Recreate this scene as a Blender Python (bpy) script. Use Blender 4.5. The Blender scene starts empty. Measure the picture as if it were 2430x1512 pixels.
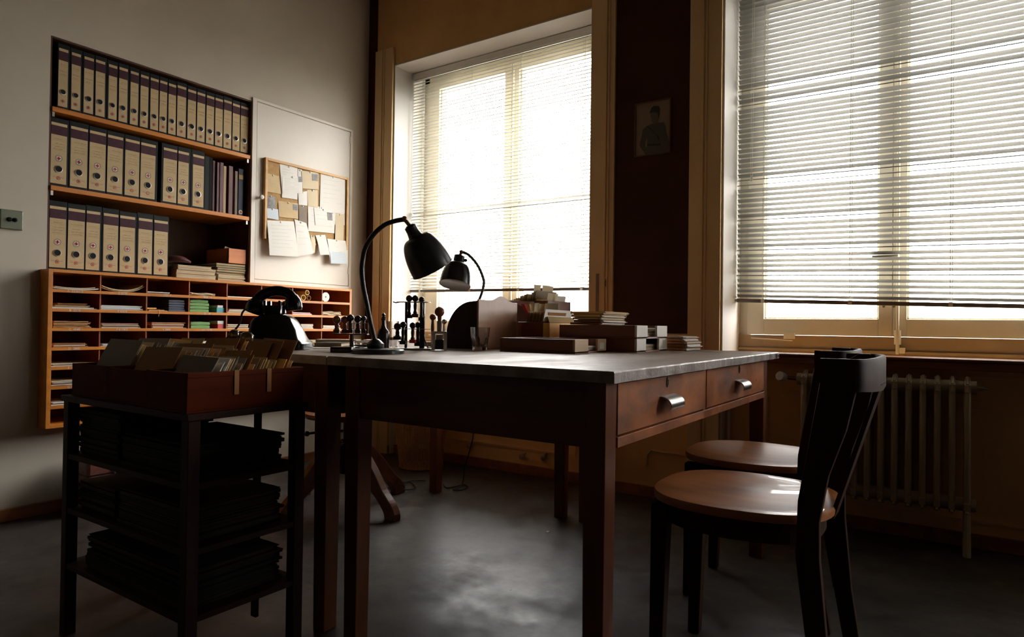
import bpy, bmesh, math, random
from mathutils import Vector, Matrix, Euler
random.seed(7)
S = bpy.context.scene
COL = S.collection

# ------------------------------------------------------------------ camera
FPX, YAW, PIT, ROL, CH = 1555.4, .595, .0109, .0127, .8698
_f = Vector((-math.sin(YAW)*math.cos(PIT), math.cos(YAW)*math.cos(PIT), math.sin(PIT)))
_r0 = Vector((math.cos(YAW), math.sin(YAW), 0)); _u0 = _r0.cross(_f)
_r = math.cos(ROL)*_r0 + math.sin(ROL)*_u0
_u = -math.sin(ROL)*_r0 + math.cos(ROL)*_u0
EYE = Vector((0, 0, CH))
cd = bpy.data.cameras.new('camera'); cam = bpy.data.objects.new('camera', cd); COL.objects.link(cam)
cd.sensor_width = 36; cd.lens = FPX/2430*36; cd.clip_start = .02; cd.clip_end = 200
cam.matrix_world = Matrix(((_r.x, _u.x, -_f.x, 0), (_r.y, _u.y, -_f.y, 0), (_r.z, _u.z, -_f.z, CH), (0, 0, 0, 1)))
S.camera = cam

def at(px, py, ax, v):
    """point of the place seen at photo pixel (px,py) lying on the plane ax = v"""
    d = _f + _r*((px-1215)/FPX) - _u*((py-756)/FPX)
    i = 'xyz'.index(ax)
    return EYE + d*((v-EYE[i])/d[i])

# ------------------------------------------------------------------ daylight, exposure
W = bpy.data.worlds.new('overcast_sky'); S.world = W; W.use_nodes = True
bg = W.node_tree.nodes['Background']; bg.inputs[0].default_value = (.93, .97, 1, 1); bg.inputs[1].default_value = 6.5
_n = W.node_tree; _tc = _n.nodes.new('ShaderNodeTexCoord'); _sx = _n.nodes.new('ShaderNodeSeparateXYZ'); _cr = _n.nodes.new('ShaderNodeValToRGB')
_cr.color_ramp.elements[0].position = .0; _cr.color_ramp.elements[0].color = (.20, .19, .17, 1)
_cr.color_ramp.elements[1].position = .03; _cr.color_ramp.elements[1].color = (1, .985, .955, 1)
_n.links.new(_tc.outputs['Generated'], _sx.inputs[0]); _n.links.new(_sx.outputs['Z'], _cr.inputs[0]); _n.links.new(_cr.outputs[0], bg.inputs[0])
S.view_settings.view_transform = 'Standard'; S.view_settings.look = 'None'
S.view_settings.gamma = 1; S.view_settings.use_curve_mapping = False
S.view_settings.exposure = 1.85
S.cycles.max_bounces = 7; S.cycles.diffuse_bounces = 4; S.cycles.glossy_bounces = 3
S.cycles.transparent_max_bounces = 12; S.cycles.transmission_bounces = 6
S.cycles.sample_clamp_indirect = 6.0
S.cycles.caustics_reflective = False; S.cycles.caustics_refractive = False
for nm, x0, x1 in (('daylight_portal', -3.14, -1.66), ('daylight_portal', -.94, .46), ('daylight_portal', 1.20, 2.59), ('daylight_portal', 3.33, 4.72)):
    l = bpy.data.lights.new(nm, 'AREA'); l.shape = 'RECTANGLE'; l.size = x1-x0; l.size_y = 1.75
    l.cycles.is_portal = True
    o = bpy.data.objects.new(nm, l); COL.objects.link(o)
    o.location = ((x0+x1)/2, 3.70, 1.74); o.rotation_euler = (-math.pi/2, 0, 0)

# ------------------------------------------------------------------ materials
def new_mat(name):
    m = bpy.data.materials.new(name); m.use_nodes = True
    return m, m.node_tree, m.node_tree.nodes['Principled BSDF']
def mat(name, c, rough=.6, metal=0, spec=.5, var=0., scale=8, bump=0., coat=0, c2=None, stretch=(1, 1, 1)):
    m, nt, b = new_mat(name)
    b.inputs['Base Color'].default_value = (*c, 1); b.inputs['Roughness'].default_value = rough
    b.inputs['Metallic'].default_value = metal; b.inputs['Specular IOR Level'].default_value = spec
    b.inputs['Coat Weight'].default_value = coat
    if var or bump or c2:
        tc = nt.nodes.new('ShaderNodeTexCoord'); mp = nt.nodes.new('ShaderNodeMapping')
        mp.inputs['Scale'].default_value = stretch
        n = nt.nodes.new('ShaderNodeTexNoise'); n.inputs['Scale'].default_value = scale
        n.inputs['Detail'].default_value = 6; n.inputs['Roughness'].default_value = .62
        nt.links.new(tc.outputs['Object'], mp.inputs[0]); nt.links.new(mp.outputs[0], n.inputs['Vector'])
        if var or c2:
            r = nt.nodes.new('ShaderNodeValToRGB')
            e = c2 if c2 else tuple(max(0, x*(1-var)) for x in c)
            r.color_ramp.elements[0].position = .32; r.color_ramp.elements[1].position = .68
            r.color_ramp.elements[0].color = (*e, 1); r.color_ramp.elements[1].color = (*c, 1)
            nt.links.new(n.outputs['Fac'], r.inputs[0]); nt.links.new(r.outputs[0], b.inputs['Base Color'])
        if bump:
            bp = nt.nodes.new('ShaderNodeBump'); bp.inputs['Strength'].default_value = bump
            bp.inputs['Distance'].default_value = .01
            nt.links.new(n.outputs['Fac'], bp.inputs['Height']); nt.links.new(bp.outputs[0], b.inputs['Normal'])
    return m
def wood(name, c, c2, rough=.45, axis='x', scale=14, coat=0, bump=.12):
    st = {'x': (.09, 1, 1), 'y': (1, .09, 1), 'z': (1, 1, .09)}[axis]
    return mat(name, c, rough, 0, .5, 0, scale, bump, coat, c2, st)
M = {}
M['wall'] = mat('wall_paint', (.66, .60, .50), .75, var=.12, scale=2.2)
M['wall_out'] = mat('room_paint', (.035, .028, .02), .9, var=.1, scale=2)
M['ceiling'] = mat('ceiling_paint', (.26, .21, .15), .9)
M['door_paint'] = mat('cupboard_paint', (.82, .77, .69), .5, var=.06, scale=2)
M['trim'] = mat('window_surround_paint', (.93, .66, .34), .5, var=.18, scale=3, stretch=(1, 1, .3))  # cream surrounds tinted tan, warm bounced light put into the paint
M['trim_low'] = mat('lower_wall_paint', (.85, .50, .19), .5, var=.2, scale=3)
M['reveal'] = mat('reveal_paint', (.80, .78, .74), .6, var=.06, scale=3)
M['frame'] = mat('window_frame_paint', (.74, .68, .53), .45, var=.08, scale=6)
M['rail_paint'] = mat('lower_rail_paint', (.40, .28, .16), .6, var=.15, scale=4)
def rough_map(m, lo, hi, scale, stretch=(1, 1, 1)):
    nt = m.node_tree; b = nt.nodes['Principled BSDF']; tc = nt.nodes.new('ShaderNodeTexCoord'); mp = nt.nodes.new('ShaderNodeMapping'); mp.inputs['Scale'].default_value = stretch
    n = nt.nodes.new('ShaderNodeTexNoise'); n.inputs['Scale'].default_value = scale; n.inputs['Detail'].default_value = 9; n.inputs['Roughness'].default_value = .7
    r = nt.nodes.new('ShaderNodeMapRange'); r.inputs['From Min'].default_value = .3; r.inputs['From Max'].default_value = .7; r.inputs['To Min'].default_value = lo; r.inputs['To Max'].default_value = hi
    nt.links.new(tc.outputs['Object'], mp.inputs[0]); nt.links.new(mp.outputs[0], n.inputs['Vector']); nt.links.new(n.outputs['Fac'], r.inputs['Value']); nt.links.new(r.outputs[0], b.inputs['Roughness'])
M['board'] = mat('dark_brown_wall_board', (.085, .028, .012), .6, c2=(.05, .018, .009), scale=3)
M['skirt'] = wood('skirting_wood', (.32, .11, .035), (.17, .055, .02), .5, 'y')
M['sill'] = wood('sill_wood', (.30, .09, .028), (.16, .045, .014), .3, 'x')
M['slat'] = mat('blind_slat_enamel', (.74, .73, .68), .45)
M['slat2'] = mat('blind_slat_darkened_enamel', (.34, .335, .315), .45)  # white slats darkened, shade put into their colour
M['rail'] = mat('blind_rail_metal', (.16, .145, .11), .5)
M['cord'] = mat('blind_cord', (.8, .77, .66), .8)
M['orange'] = wood('shelf_wood', (.74, .27, .035), (.52, .165, .02), .38, 'y', 16)
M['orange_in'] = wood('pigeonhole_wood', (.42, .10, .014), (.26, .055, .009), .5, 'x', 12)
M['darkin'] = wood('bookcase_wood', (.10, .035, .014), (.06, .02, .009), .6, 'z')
M['desk'] = wood('desk_wood', (.155, .045, .016), (.075, .022, .009), .38, 'x', 12, bump=.1)
M['leg'] = wood('desk_leg_wood', (.20, .06, .02), (.10, .028, .011), .38, 'z', 14)
M['drawer'] = mat('drawer_front_wood', (.66, .22, .07), .36, c2=(.17, .085, .06), scale=7, bump=.10, stretch=(1, .55, 1.2))
M['desktop'] = mat('worn_desk_top', (.31, .215, .155), .52, c2=(.15, .10, .075), scale=5, bump=.06, stretch=(1, .4, 1))
M['edge'] = mat('worn_desk_edge', (.34, .29, .26), .34, c2=(.16, .11, .09), scale=16, bump=.5)
M['tray'] = wood('tray_wood', (.25, .07, .024), (.14, .036, .013), .38, 'x')
M['tray_end'] = wood('tray_end_lit_wood', (.60, .42, .24), (.44, .28, .14), .45, 'y')  # lips lighter than the tray, window light put into their colour
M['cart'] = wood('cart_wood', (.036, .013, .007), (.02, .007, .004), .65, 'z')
M['cbox'] = wood('card_tray_wood', (.12, .019, .004), (.065, .011, .003), .65, 'y')
M['boxwood'] = wood('card_box_wood', (.66, .22, .06), (.48, .14, .035), .5, 'y')
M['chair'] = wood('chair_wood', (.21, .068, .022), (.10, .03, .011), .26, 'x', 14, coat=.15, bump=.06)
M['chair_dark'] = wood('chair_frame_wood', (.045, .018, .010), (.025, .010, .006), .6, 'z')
M['floor'] = mat('linoleum', (.062, .050, .044), .38, c2=(.020, .015, .013), scale=2.6, bump=.25)
M['black'] = mat('black_enamel', (.008, .008, .009), .22)
M['lampblack'] = mat('lamp_enamel', (.012, .012, .013), .28)
M['blackmat'] = mat('dark_cloth', (.02, .018, .017), .8)
M['bakelite'] = mat('bakelite', (.006, .006, .007), .16)
M['cable'] = mat('cable_rubber', (.012, .011, .01), .55)
M['green_metal'] = mat('grey_green_metal', (.13, .15, .11), .4, metal=.4)
M['shade_in'] = mat('shade_inside', (.80, .64, .34), .5)
M['chrome'] = mat('chrome', (.62, .6, .57), .18, metal=1)
M['steel'] = mat('worn_steel', (.42, .39, .36), .34, metal=1, var=.3, scale=30)
M['brass'] = mat('old_brass', (.26, .18, .10), .35, metal=1)
M['case'] = mat('binder_board', (.020, .024, .027), .55, var=.3, scale=20)
M['case2'] = mat('binder_cloth', (.012, .011, .012), .7)
M['label'] = mat('spine_paper', (.66, .50, .29), .7, var=.13, scale=12)
M['band'] = mat('purple_band', (.085, .035, .05), .5, var=.2, scale=30)
M['ink'] = mat('faded_ink', (.16, .10, .07), .8)
M['red'] = mat('emblem_red', (.62, .05, .045), .6)
M['ring'] = mat('emblem_ring', (.33, .28, .21), .7)
M['pencil'] = mat('pencil_writing', (.52, .50, .47), .8)
M['hole'] = mat('hole_black', (.004, .004, .004), .9)
M['white'] = mat('white_paper', (.80, .78, .73), .7, var=.04, scale=6)
M['cream'] = mat('cream_paper', (.72, .60, .40), .7, var=.1, scale=8)
M['bluep'] = mat('pale_blue_paper', (.60, .68, .74), .7)
M['greyphoto'] = mat('old_photo_print', (.22, .20, .20), .5, var=.6, scale=60)
M['buff'] = mat('buff_card', (.60, .42, .20), .7, var=.12, scale=8)
M['tan'] = mat('tan_folder', (.56, .42, .26), .7, var=.12, scale=8)
M['amber'] = mat('amber_envelope', (.92, .52, .13), .6)
M['kraft'] = mat('kraft_card', (.36, .17, .06), .75, var=.15, scale=8)
M['greyc'] = mat('grey_card', (.30, .25, .20), .75, var=.15, scale=8)
M['greenf'] = mat('green_folder', (.035, .085, .065), .6, var=.2, scale=10)
M['green'] = mat('green_bundle', (.17, .36, .10), .6, var=.15, scale=14)
M['bluef'] = mat('slate_folder', (.06, .07, .11), .6)
M['orangef'] = mat('orange_folder', (.62, .26, .09), .6, var=.12, scale=8)
M['pinkf'] = mat('pink_folder', (.40, .14, .12), .6)
M['rollp'] = mat('rolled_paper', (.72, .48, .19), .6)
M['teal'] = mat('teal_box', (.09, .40, .45), .5)
M['redbox'] = mat('red_box', (.65, .06, .07), .5)
M['pinkw'] = mat('pink_printed_paper', (.80, .55, .52), .7, var=.15, scale=20)
M['tray_pink'] = mat('sorter_board', (.50, .30, .20), .33, c2=(.34, .16, .09), scale=5, bump=.04)
M['purplebk'] = mat('maroon_book', (.14, .045, .05), .5, var=.3, scale=30)
M['cork'] = mat('cork', (.50, .30, .12), .85, var=.25, scale=60, bump=.2)
M['corkframe'] = wood('pine_frame', (.72, .42, .15), (.56, .30, .09), .45, 'y')
M['wicker'] = mat('wicker', (.42, .19, .07), .5, var=.4, scale=30)
M['radiator'] = mat('radiator_enamel', (.42, .34, .23), .4, var=.1, scale=12)
M['suit'] = mat('suitcase_leather', (.20, .06, .045), .45, var=.4, scale=40)
M['knobwood'] = mat('stamp_handle_wood', (.26, .075, .025), .25, var=.2, scale=20)
M['knobdark'] = mat('stamp_handle_dark', (.030, .016, .014), .22)
M['bottle'] = mat('brown_bottle', (.022, .014, .012), .15)
M['photo_bg'] = mat('portrait_background', (.28, .20, .13), .6)
M['photo_fig'] = mat('portrait_uniform', (.085, .078, .062), .6)
M['photo_dark'] = mat('portrait_dark_tone', (.035, .032, .028), .6)
M['photo_skin'] = mat('portrait_face_tone', (.13, .115, .09), .6)
M['frame_wood'] = mat('picture_frame_wood', (.16, .06, .03), .35)
M['letter'] = mat('painted_lettering', (.75, .68, .58), .7)
M['bulb'] = mat('opal_bulb', (.85, .8, .66), .3)
m, nt, b = new_mat('window_glass')
g = nt.nodes.new('ShaderNodeBsdfGlossy'); g.inputs['Roughness'].default_value = .02
t = nt.nodes.new('ShaderNodeBsdfTransparent'); mx = nt.nodes.new('ShaderNodeMixShader'); mx.inputs[0].default_value = .05
nt.links.new(t.outputs[0], mx.inputs[1]); nt.links.new(g.outputs[0], mx.inputs[2])
nt.links.new(mx.outputs[0], nt.nodes['Material Output'].inputs[0]); M['pane'] = m
m, nt, b = new_mat('clear_glass')
b.inputs['Transmission Weight'].default_value = 1; b.inputs['Roughness'].default_value = .02; b.inputs['IOR'].default_value = 1.48
M['glass'] = m
m, nt, b = new_mat('seat_wood')   # dished seat, lighter wood than the chair frame
M['seat'] = wood('seat_wood', (.50, .20, .065), (.30, .10, .03), .36, 'x', 12, coat=.2, bump=.05)

for k_, v_ in (('case', .15), ('case2', .1), ('cart', .18), ('cbox', .05), ('label', .15), ('band', .15), ('floor', .5), ('blackmat', .15), ('desk', .3), ('kraft', .2), ('greyc', .2), ('buff', .2), ('board', .2), ('desktop', .25), ('chair_dark', .10), ('bakelite', .3), ('trim', .25), ('trim_low', .25), ('leg', .35), ('drawer', .3)):
    M[k_].node_tree.nodes['Principled BSDF'].inputs['Specular IOR Level'].default_value = v_
rough_map(M['floor'], .26, .62, 4.5); rough_map(M['desktop'], .36, .66, 7, (1, .4, 1)); rough_map(M['drawer'], .25, .6, 9); rough_map(M['edge'], .25, .6, 20)
# ------------------------------------------------------------------ mesh builder
class MB:
    def __init__(s): s.v = []; s.f = []; s.sm = []; s.mi = []
    def add(s, vs, fs, smooth=False, mi=0):
        n = len(s.v); s.v += [Vector(v) for v in vs]
        for f in fs: s.f.append([i+n for i in f]); s.sm.append(smooth); s.mi.append(mi)
        return s
    def box(s, a, b, mi=0, rot=None, taper=None):
        x0, y0, z0 = a; x1, y1, z1 = b
        c = Vector(((x0+x1)/2, (y0+y1)/2, (z0+z1)/2))
        vs = [Vector(p) for p in ((x0,y0,z0),(x1,y0,z0),(x1,y1,z0),(x0,y1,z0),(x0,y0,z1),(x1,y0,z1),(x1,y1,z1),(x0,y1,z1))]
        if rot is not None: vs = [c + rot @ (v-c) for v in vs]
        return s.add(vs, [(0,3,2,1),(4,5,6,7),(0,1,5,4),(1,2,6,5),(2,3,7,6),(3,0,4,7)], False, mi)
    def hexa(s, vs, mi=0):   # 8 points, bottom loop then top loop
        return s.add(vs, [(0,3,2,1),(4,5,6,7),(0,1,5,4),(1,2,6,5),(2,3,7,6),(3,0,4,7)], False, mi)
    def tube(s, pts, r, n=10, smooth=True, cap=True, mi=0, sx=1, sy=1):
        pts = [Vector(p) for p in pts]; m = len(pts)
        rs = r if isinstance(r, (list, tuple)) else [r]*m
        up = None; vs = []
        for i, p in enumerate(pts):
            d = (pts[min(i+1, m-1)] - pts[max(i-1, 0)]).normalized()
            if up is None: up = Vector((0, 0, 1)) if abs(d.z) < .9 else Vector((0, 1, 0))
            a = d.cross(up)
            if a.length < 1e-5: a = d.cross(Vector((1, 0, 0)))
            a.normalize(); b_ = a.cross(d).normalized(); up = b_
            for k in range(n):
                t_ = 2*math.pi*k/n
                vs.append(p + (a*math.cos(t_)*sx + b_*math.sin(t_)*sy)*rs[min(i, len(rs)-1)])
        fs = []
        for i in range(m-1):
            for k in range(n):
                k2 = (k+1) % n; fs.append((i*n+k, i*n+k2, (i+1)*n+k2, (i+1)*n+k))
        s.add(vs, fs, smooth, mi)
        if cap:
            b0 = len(s.v)-m*n
            s.f.append([b0+k for k in range(n)][::-1]); s.sm.append(False); s.mi.append(mi)
            s.f.append([b0+(m-1)*n+k for k in range(n)]); s.sm.append(False); s.mi.append(mi)
        return s
    def lathe(s, prof, n=24, o=(0, 0, 0), mx=None, smooth=True, mi=0, closed=False):
        o = Vector(o); vs = []; m = len(prof)
        for r, z in prof:
            for k in range(n):
                t_ = 2*math.pi*k/n; v = Vector((r*math.cos(t_), r*math.sin(t_), z))
                if mx is not None: v = mx @ v
                vs.append(v+o)
        fs = []
        for i in range(m-1 if not closed else m):
            i2 = (i+1) % m
            for k in range(n):
                k2 = (k+1) % n; fs.append((i*n+k, i*n+k2, i2*n+k2, i2*n+k))
        s.add(vs, fs, smooth, mi)
        if not closed:
            b0 = len(s.v)-m*n
            if prof[0][0] > 1e-5: s.f.append([b0+k for k in range(n)][::-1]); s.sm.append(False); s.mi.append(mi)
            if prof[-1][0] > 1e-5: s.f.append([b0+(m-1)*n+k for k in range(n)]); s.sm.append(False); s.mi.append(mi)
        return s
    def sphere(s, c, r, n=16, mi=0, sz=1):
        k = n//2
        return s.lathe([(max(1e-6, r*math.sin(math.pi*i/k)), -r*sz*math.cos(math.pi*i/k)) for i in range(k+1)], n, c, mi=mi)
    def prism(s, poly, vec, smooth=False, mi=0):   # poly: 3D loop, extruded by vec
        n = len(poly); vec = Vector(vec); a = [Vector(p) for p in poly]
        vs = a + [p+vec for p in a]
        fs = [list(range(n))[::-1], [n+i for i in range(n)]] + [(i, (i+1) % n, n+(i+1) % n, n+i) for i in range(n)]
        s.add(vs, fs, smooth, mi)
        return s
    def build(s, name, m_, parent=None, off=None, bevel=0, world=True):
        me = bpy.data.meshes.new(name)
        o_ = Vector((0, 0, 0))
        if parent is not None and world:
            q = parent
            while q is not None: o_ += q.location; q = q.parent
        if off is not None: o_ += Vector(off)
        me.from_pydata([tuple(v-o_) for v in s.v], [], s.f)
        for p, a, b_ in zip(me.polygons, s.sm, s.mi): p.use_smooth = a; p.material_index = b_
        for x in (m_ if isinstance(m_, (list, tuple)) else [m_]): me.materials.append(M[x] if isinstance(x, str) else x)
        bm = bmesh.new(); bm.from_mesh(me); bmesh.ops.recalc_face_normals(bm, faces=bm.faces); bm.to_mesh(me); bm.free()
        if any(s.sm): me.set_sharp_from_angle(angle=math.radians(38))
        me.update()
        o = bpy.data.objects.new(name, me); COL.objects.link(o)
        if off is not None: o.location = off
        if parent is not None: o.parent = parent
        if bevel:
            b_ = o.modifiers.new('b', 'BEVEL'); b_.width = bevel; b_.segments = 2; b_.limit_method = 'ANGLE'
        return o
def tag(o, label=None, cat=None, group=None, kind=None):
    if label: o['label'] = label
    if cat: o['category'] = cat
    if group: o['group'] = group
    if kind: o['kind'] = kind
    return o
def thing(name, label, cat, loc=(0, 0, 0), rz=0, group=None):
    o = bpy.data.objects.new(name, None); COL.objects.link(o); o.empty_display_size = .05
    o.location = loc; o.rotation_euler = (0, 0, rz)
    return tag(o, label, cat, group)
def struct(name, mb, m_, bevel=0): return tag(mb.build(name, m_, bevel=bevel), kind='structure')
def dup(o, loc=None, rz=None, label=None, group=None):
    def cp(q, par):
        c = q.copy(); COL.objects.link(c); c.parent = par
        for ch in q.children: cp(ch, c)
        return c
    c = cp(o, None)
    if loc is not None: c.location = loc
    if rz is not None: c.rotation_euler = (0, 0, rz)
    if label: c['label'] = label
    if group: c['group'] = group
    return c
def text_mesh(txt, size, mtx, name, m_, parent, thick=.0004):
    cu = bpy.data.curves.new(name, 'FONT'); cu.body = txt; cu.size = size; cu.extrude = thick
    cu.align_x = 'CENTER'; cu.align_y = 'CENTER'
    t_ = bpy.data.objects.new(name, cu); COL.objects.link(t_)
    dg = bpy.context.evaluated_depsgraph_get(); dg.update()
    me = bpy.data.meshes.new_from_object(t_.evaluated_get(dg)); bpy.data.objects.remove(t_)
    o_ = Vector((0, 0, 0)); q = parent
    while q is not None: o_ += q.location; q = q.parent
    me.transform(Matrix.Translation(-o_) @ mtx); me.materials.clear(); me.materials.append(M[m_])
    o = bpy.data.objects.new(name, me); COL.objects.link(o); o.parent = parent
    return o
def smooth_path(P, n=6):
    P = [Vector(p) for p in P]; out = []
    for i in range(len(P)-1):
        p0 = P[max(i-1, 0)]; p1 = P[i]; p2 = P[i+1]; p3 = P[min(i+2, len(P)-1)]
        for k in range(n):
            t = k/n; out.append(.5*((2*p1)+(p2-p0)*t+(2*p0-5*p1+4*p2-p3)*t*t+(-p0+3*p1-3*p2+p3)*t**3))
    out.append(P[-1]); return out
def R3(ax, a): return Matrix.Rotation(a, 3, ax)
ordi = ['first', 'second', 'third', 'fourth', 'fifth', 'sixth', 'seventh', 'eighth', 'ninth', 'tenth', 'eleventh', 'twelfth',
        'thirteenth', 'fourteenth', 'fifteenth', 'sixteenth', 'seventeenth', 'eighteenth', 'nineteenth', 'twentieth',
        'twenty-first', 'twenty-second', 'twenty-third', 'twenty-fourth', 'twenty-fifth', 'twenty-sixth', 'twenty-seventh', 'twenty-eighth']

# ================================================================== ROOM SHELL
XL, YW, CZ = -3.389, 3.20, 3.30
XR, YB = 5.2, -2.2
struct('floor', MB().box((XL-.4, YB-.1, -.1), (XR+.1, YW+.5, 0)), 'floor')
struct('ceiling', MB().box((XL-.4, YB-.1, CZ), (XR+.1, YW+.5, CZ+.1)), 'ceiling')
BX0, BX1, BZ0, BZ1 = 1.24, 2.987, .39, 1.095      # pigeonhole cabinet
w = MB()
xo = XL-.40
w.box((xo, YB, 0), (XL, BX0, CZ))
w.box((xo, BX0, 0), (XL, YW+.5, BZ0))
w.box((xo, BX0, BZ1), (XL, 1.264, CZ))
w.box((xo, 1.264, 2.156), (XL, 2.287, CZ))
w.box((xo, 2.287, BZ1), (XL, YW+.5, CZ))
w.box((xo, BX1, BZ0), (XL, YW+.5, BZ1))
w.box((xo-.05, 1.2, BZ0), (xo, 3.1, 2.2))
struct('wall_left', w, 'wall')
struct('wall_right', MB().box((XR, YB-.1, 0), (XR+.1, YW+.5, CZ)), 'wall_out')
struct('wall_front', MB().box((XL-.4, YB-.1, 0), (XR+.1, YB, CZ)), 'wall_out')
# window wall: x of the openings
W1a, W1b, W2a, W2b = -3.146, -1.655, -.939, .470
W3a, W3b = 1.19, 2.60     # two unseen windows added to the row to light left wall and drawers
W4a, W4b = 3.32, 4.73  # added to raise the indoor light against the sky
WT = 2.62; YO = 3.64; LOWZ = .76
w = MB()
w.box((XL, YW, 0), (W1a, YO, CZ)); w.box((W1b, YW, 0), (W2a, YO, CZ)); w.box((W2b, YW, 0), (W3a, YO, CZ)); w.box((W3b, YW, 0), (W4a, YO, CZ)); w.box((W4b, YW, 0), (XR, YO, CZ))
w.box((W1a, YW, WT), (W1b, YO, CZ)); w.box((W2a, YW, WT), (W2b, YO, CZ)); w.box((W3a, YW, WT), (W3b, YO, CZ)); w.box((W3a, YW+.05, 0), (W3b, YO, LOWZ-.03))
w.box((W4a, YW, WT), (W4b, YO, CZ)); w.box((W4a, YW+.05, 0), (W4b, YO, LOWZ-.03))
w.box((W1a, YW+.05, 0), (W1b, YO, LOWZ-.03)); w.box((W2a, YW+.05, 0), (W2b, YO, LOWZ-.03))
struct('wall_back', w, 'trim_low')
# lining of the reveals
w = MB()
for a, b_ in ((W1a, W1b), (W2a, W2b), (W3a, W3b), (W4a, W4b)):
    w.box((a-.001, YW-.004, 0), (a+.006, YO, WT)); w.box((b_-.006, YW-.004, 0), (b_+.001, YO, WT))
    w.box((a, YW-.004, WT-.006), (b_, YO, WT+.001))
struct('trim_1', w, 'reveal')
# beige surrounds beside the windows, two mouldings each
def surround(n, x0, x1, bead):
    w = MB(); w.box((x0, YW-.022, 0), (x1, YW, WT+.12))
    w.box((bead, YW-.030, 0), (bead+.012, YW-.02, WT+.12)); w.box((bead+.02, YW-.027, 0), (bead+.028, YW-.02, WT+.12))
    struct('trim_%d' % n, w, 'trim', .002)
surround(2, -3.312, W1a-.004, -3.25); surround(3, W1b+.004, -1.508, -1.565)
surround(4, -1.101, W2a-.004, -1.04); surround(5, W2b+.004, .64, .55)
w = MB()
w.box((-1.505, YW-.012, .84), (-1.104, YW, 3.1)); w.box((XL, YW-.010, .0), (-3.315, YW, CZ))
struct('trim_6', w, 'board')
struct('trim_7', MB().box((-1.508, YW-.020, .80), (-1.101, YW, .84)), 'trim', .002)
# lower wall mouldings, panels around the radiator
w = MB()
def moulding(w, x0, x1, z0, z1, y, t=.012, d=.008):
    w.box((x0, y-d, z1-t), (x1, y, z1)); w.box((x0, y-d, z0), (x1, y, z0+t))
    w.box((x0, y-d, z0+t), (x0+t, y, z1-t)); w.box((x1-t, y-d, z0+t), (x1, y, z1-t))
moulding(w, -.74, .34, .10, .56, YW+.05, .010, .006); moulding(w, -.78, .38, .585, .69, YW+.05, .006, .004)
moulding(w, W1a+.1, W1b-.1, .14, .62, YW+.05)
struct('trim_8', w, 'trim_low')
# skirtings
struct('baseboard_left', MB().box((XL, YB, 0), (XL+.018, YW, .052)), 'skirt', .002)
w = MB()
for a, b_, y in ((XL, W1a, YW), (W1a, W1b, YW+.05), (W1b, W2a, YW), (W2a, W2b, YW+.05), (W2b, XR, YW)):
    w.box((a, y-.018, 0), (b_, y, .055))
struct('baseboard_back', w, 'skirt', .002)
# window boards
for n, (a, b_) in enumerate(((W1a, W1b), (W2a, W2b))):
    w = MB(); w.box((a+.007, YW-.06, LOWZ-.045), (b_-.007, YW+.06, LOWZ-.012)); w.box((a+.007, YW-.075, LOWZ-.012), (b_-.007, YW+.10, LOWZ))
    struct('trim_%d' % (9+n), w, 'sill', .004)
# window sashes
def window(n, a, b_, gl, gr, hl, hr, zb):
    y0, y1 = 3.50, 3.56
    rt = bpy.data.objects.new('window_%d' % n, None); COL.objects.link(rt); rt.location = (a, y1, .8); tag(rt, kind='structure')
    w = MB(); zt = WT-.05
    w.box((a+.006, y0, LOWZ-.03), (a+.05, YO, WT)); w.box((b_-.05, y0, LOWZ-.03), (b_-.006, YO, WT)); w.box((a+.006, y0, zt), (b_-.006, YO, WT))
    w.build('outer_frame', 'frame', rt, bevel=.002)
    MB().box((a+.006, y0-.014, LOWZ-.03), (b_-.006, YO-.001, zb-.082)).box((a+.006, y0-.034, LOWZ+.0005), (b_-.006, y0-.013, LOWZ+.014)).build('lower_rail', 'rail_paint', rt, bevel=.002)
    for (p, q) in ((gl, gr), (hl, hr)):
        w = MB(); lx = a+.05 if p == gl else (gr+hl)/2+.001; rx = (gr+hl)/2-.001 if p == gl else b_-.05
        w.box((lx, y0-.02, zb-.08), (p, y1, zt)); w.box((q, y0-.02, zb-.08), (rx, y1, zt))
        w.box((p, y0-.02, zb-.08), (q, y1, zb)); w.box((p, y0-.02, zt-.055), (q, y1, zt))
        # glazing bead
        w.box((p, y0+.0, zb), (p+.008, y0+.03, zt-.055)); w.box((q-.008, y0, zb), (q, y0+.03, zt-.055)); w.box((p, y0, zb), (q, y0+.03, zb+.008))
        s_ = w.build('casement', 'frame', rt, bevel=.002)
        MB().box((p, y0+.032, zb), (q, y0+.036, zt-.055)).build('glass_pane', 'pane', s_)
    mid = (gr+hl)/2
    w = MB(); w.tube([(mid+.022, y0-.035, zb-.10), (mid+.022, y0-.035, zt-.05)], .0065, 10)
    w.tube([(mid+.022, y0-.035, zb-.115), (mid+.022, y0-.035, zb-.05)], .014, 12); w.tube([(mid+.022, y0-.035, zb-.16), (mid+.022, y0-.035, zb-.11)], .008, 10)
    w.tube([(mid+.022, y0-.035, 1.21), (mid+.022, y0-.06, 1.21), (mid-.08, y0-.065, 1.208)], .008, 10)
    w.box((mid+.03, y0-.055, zb-.155), (mid+.052, y0-.018, zb-.13))
    w.build('espagnolette_bolt', 'frame', rt)
    w = MB()
    for zz in (zb+.06,):
        for xx in (mid-.035, mid+.006): w.lathe([(0, 0), (.006, .0), (.006, .003), (0, .004)], 10, (xx, y0-.02, zz), R3('X', math.pi/2))
    w.build('frame_screw', 'brass', rt)
    w = MB(); w.box((gl+.10, y0-.045, zb-.10), (gl+.15, y0-.015, zb-.068)); w.tube([(gl-.06, y0-.03, zb-.098), (gl+.14, y0-.035, zb-.108)], .003, 6)
    w.build('window_stay', 'frame', rt)
window(1, W1a, W1b, -2.99, -2.434, -2.322, -1.79, .897)
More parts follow.
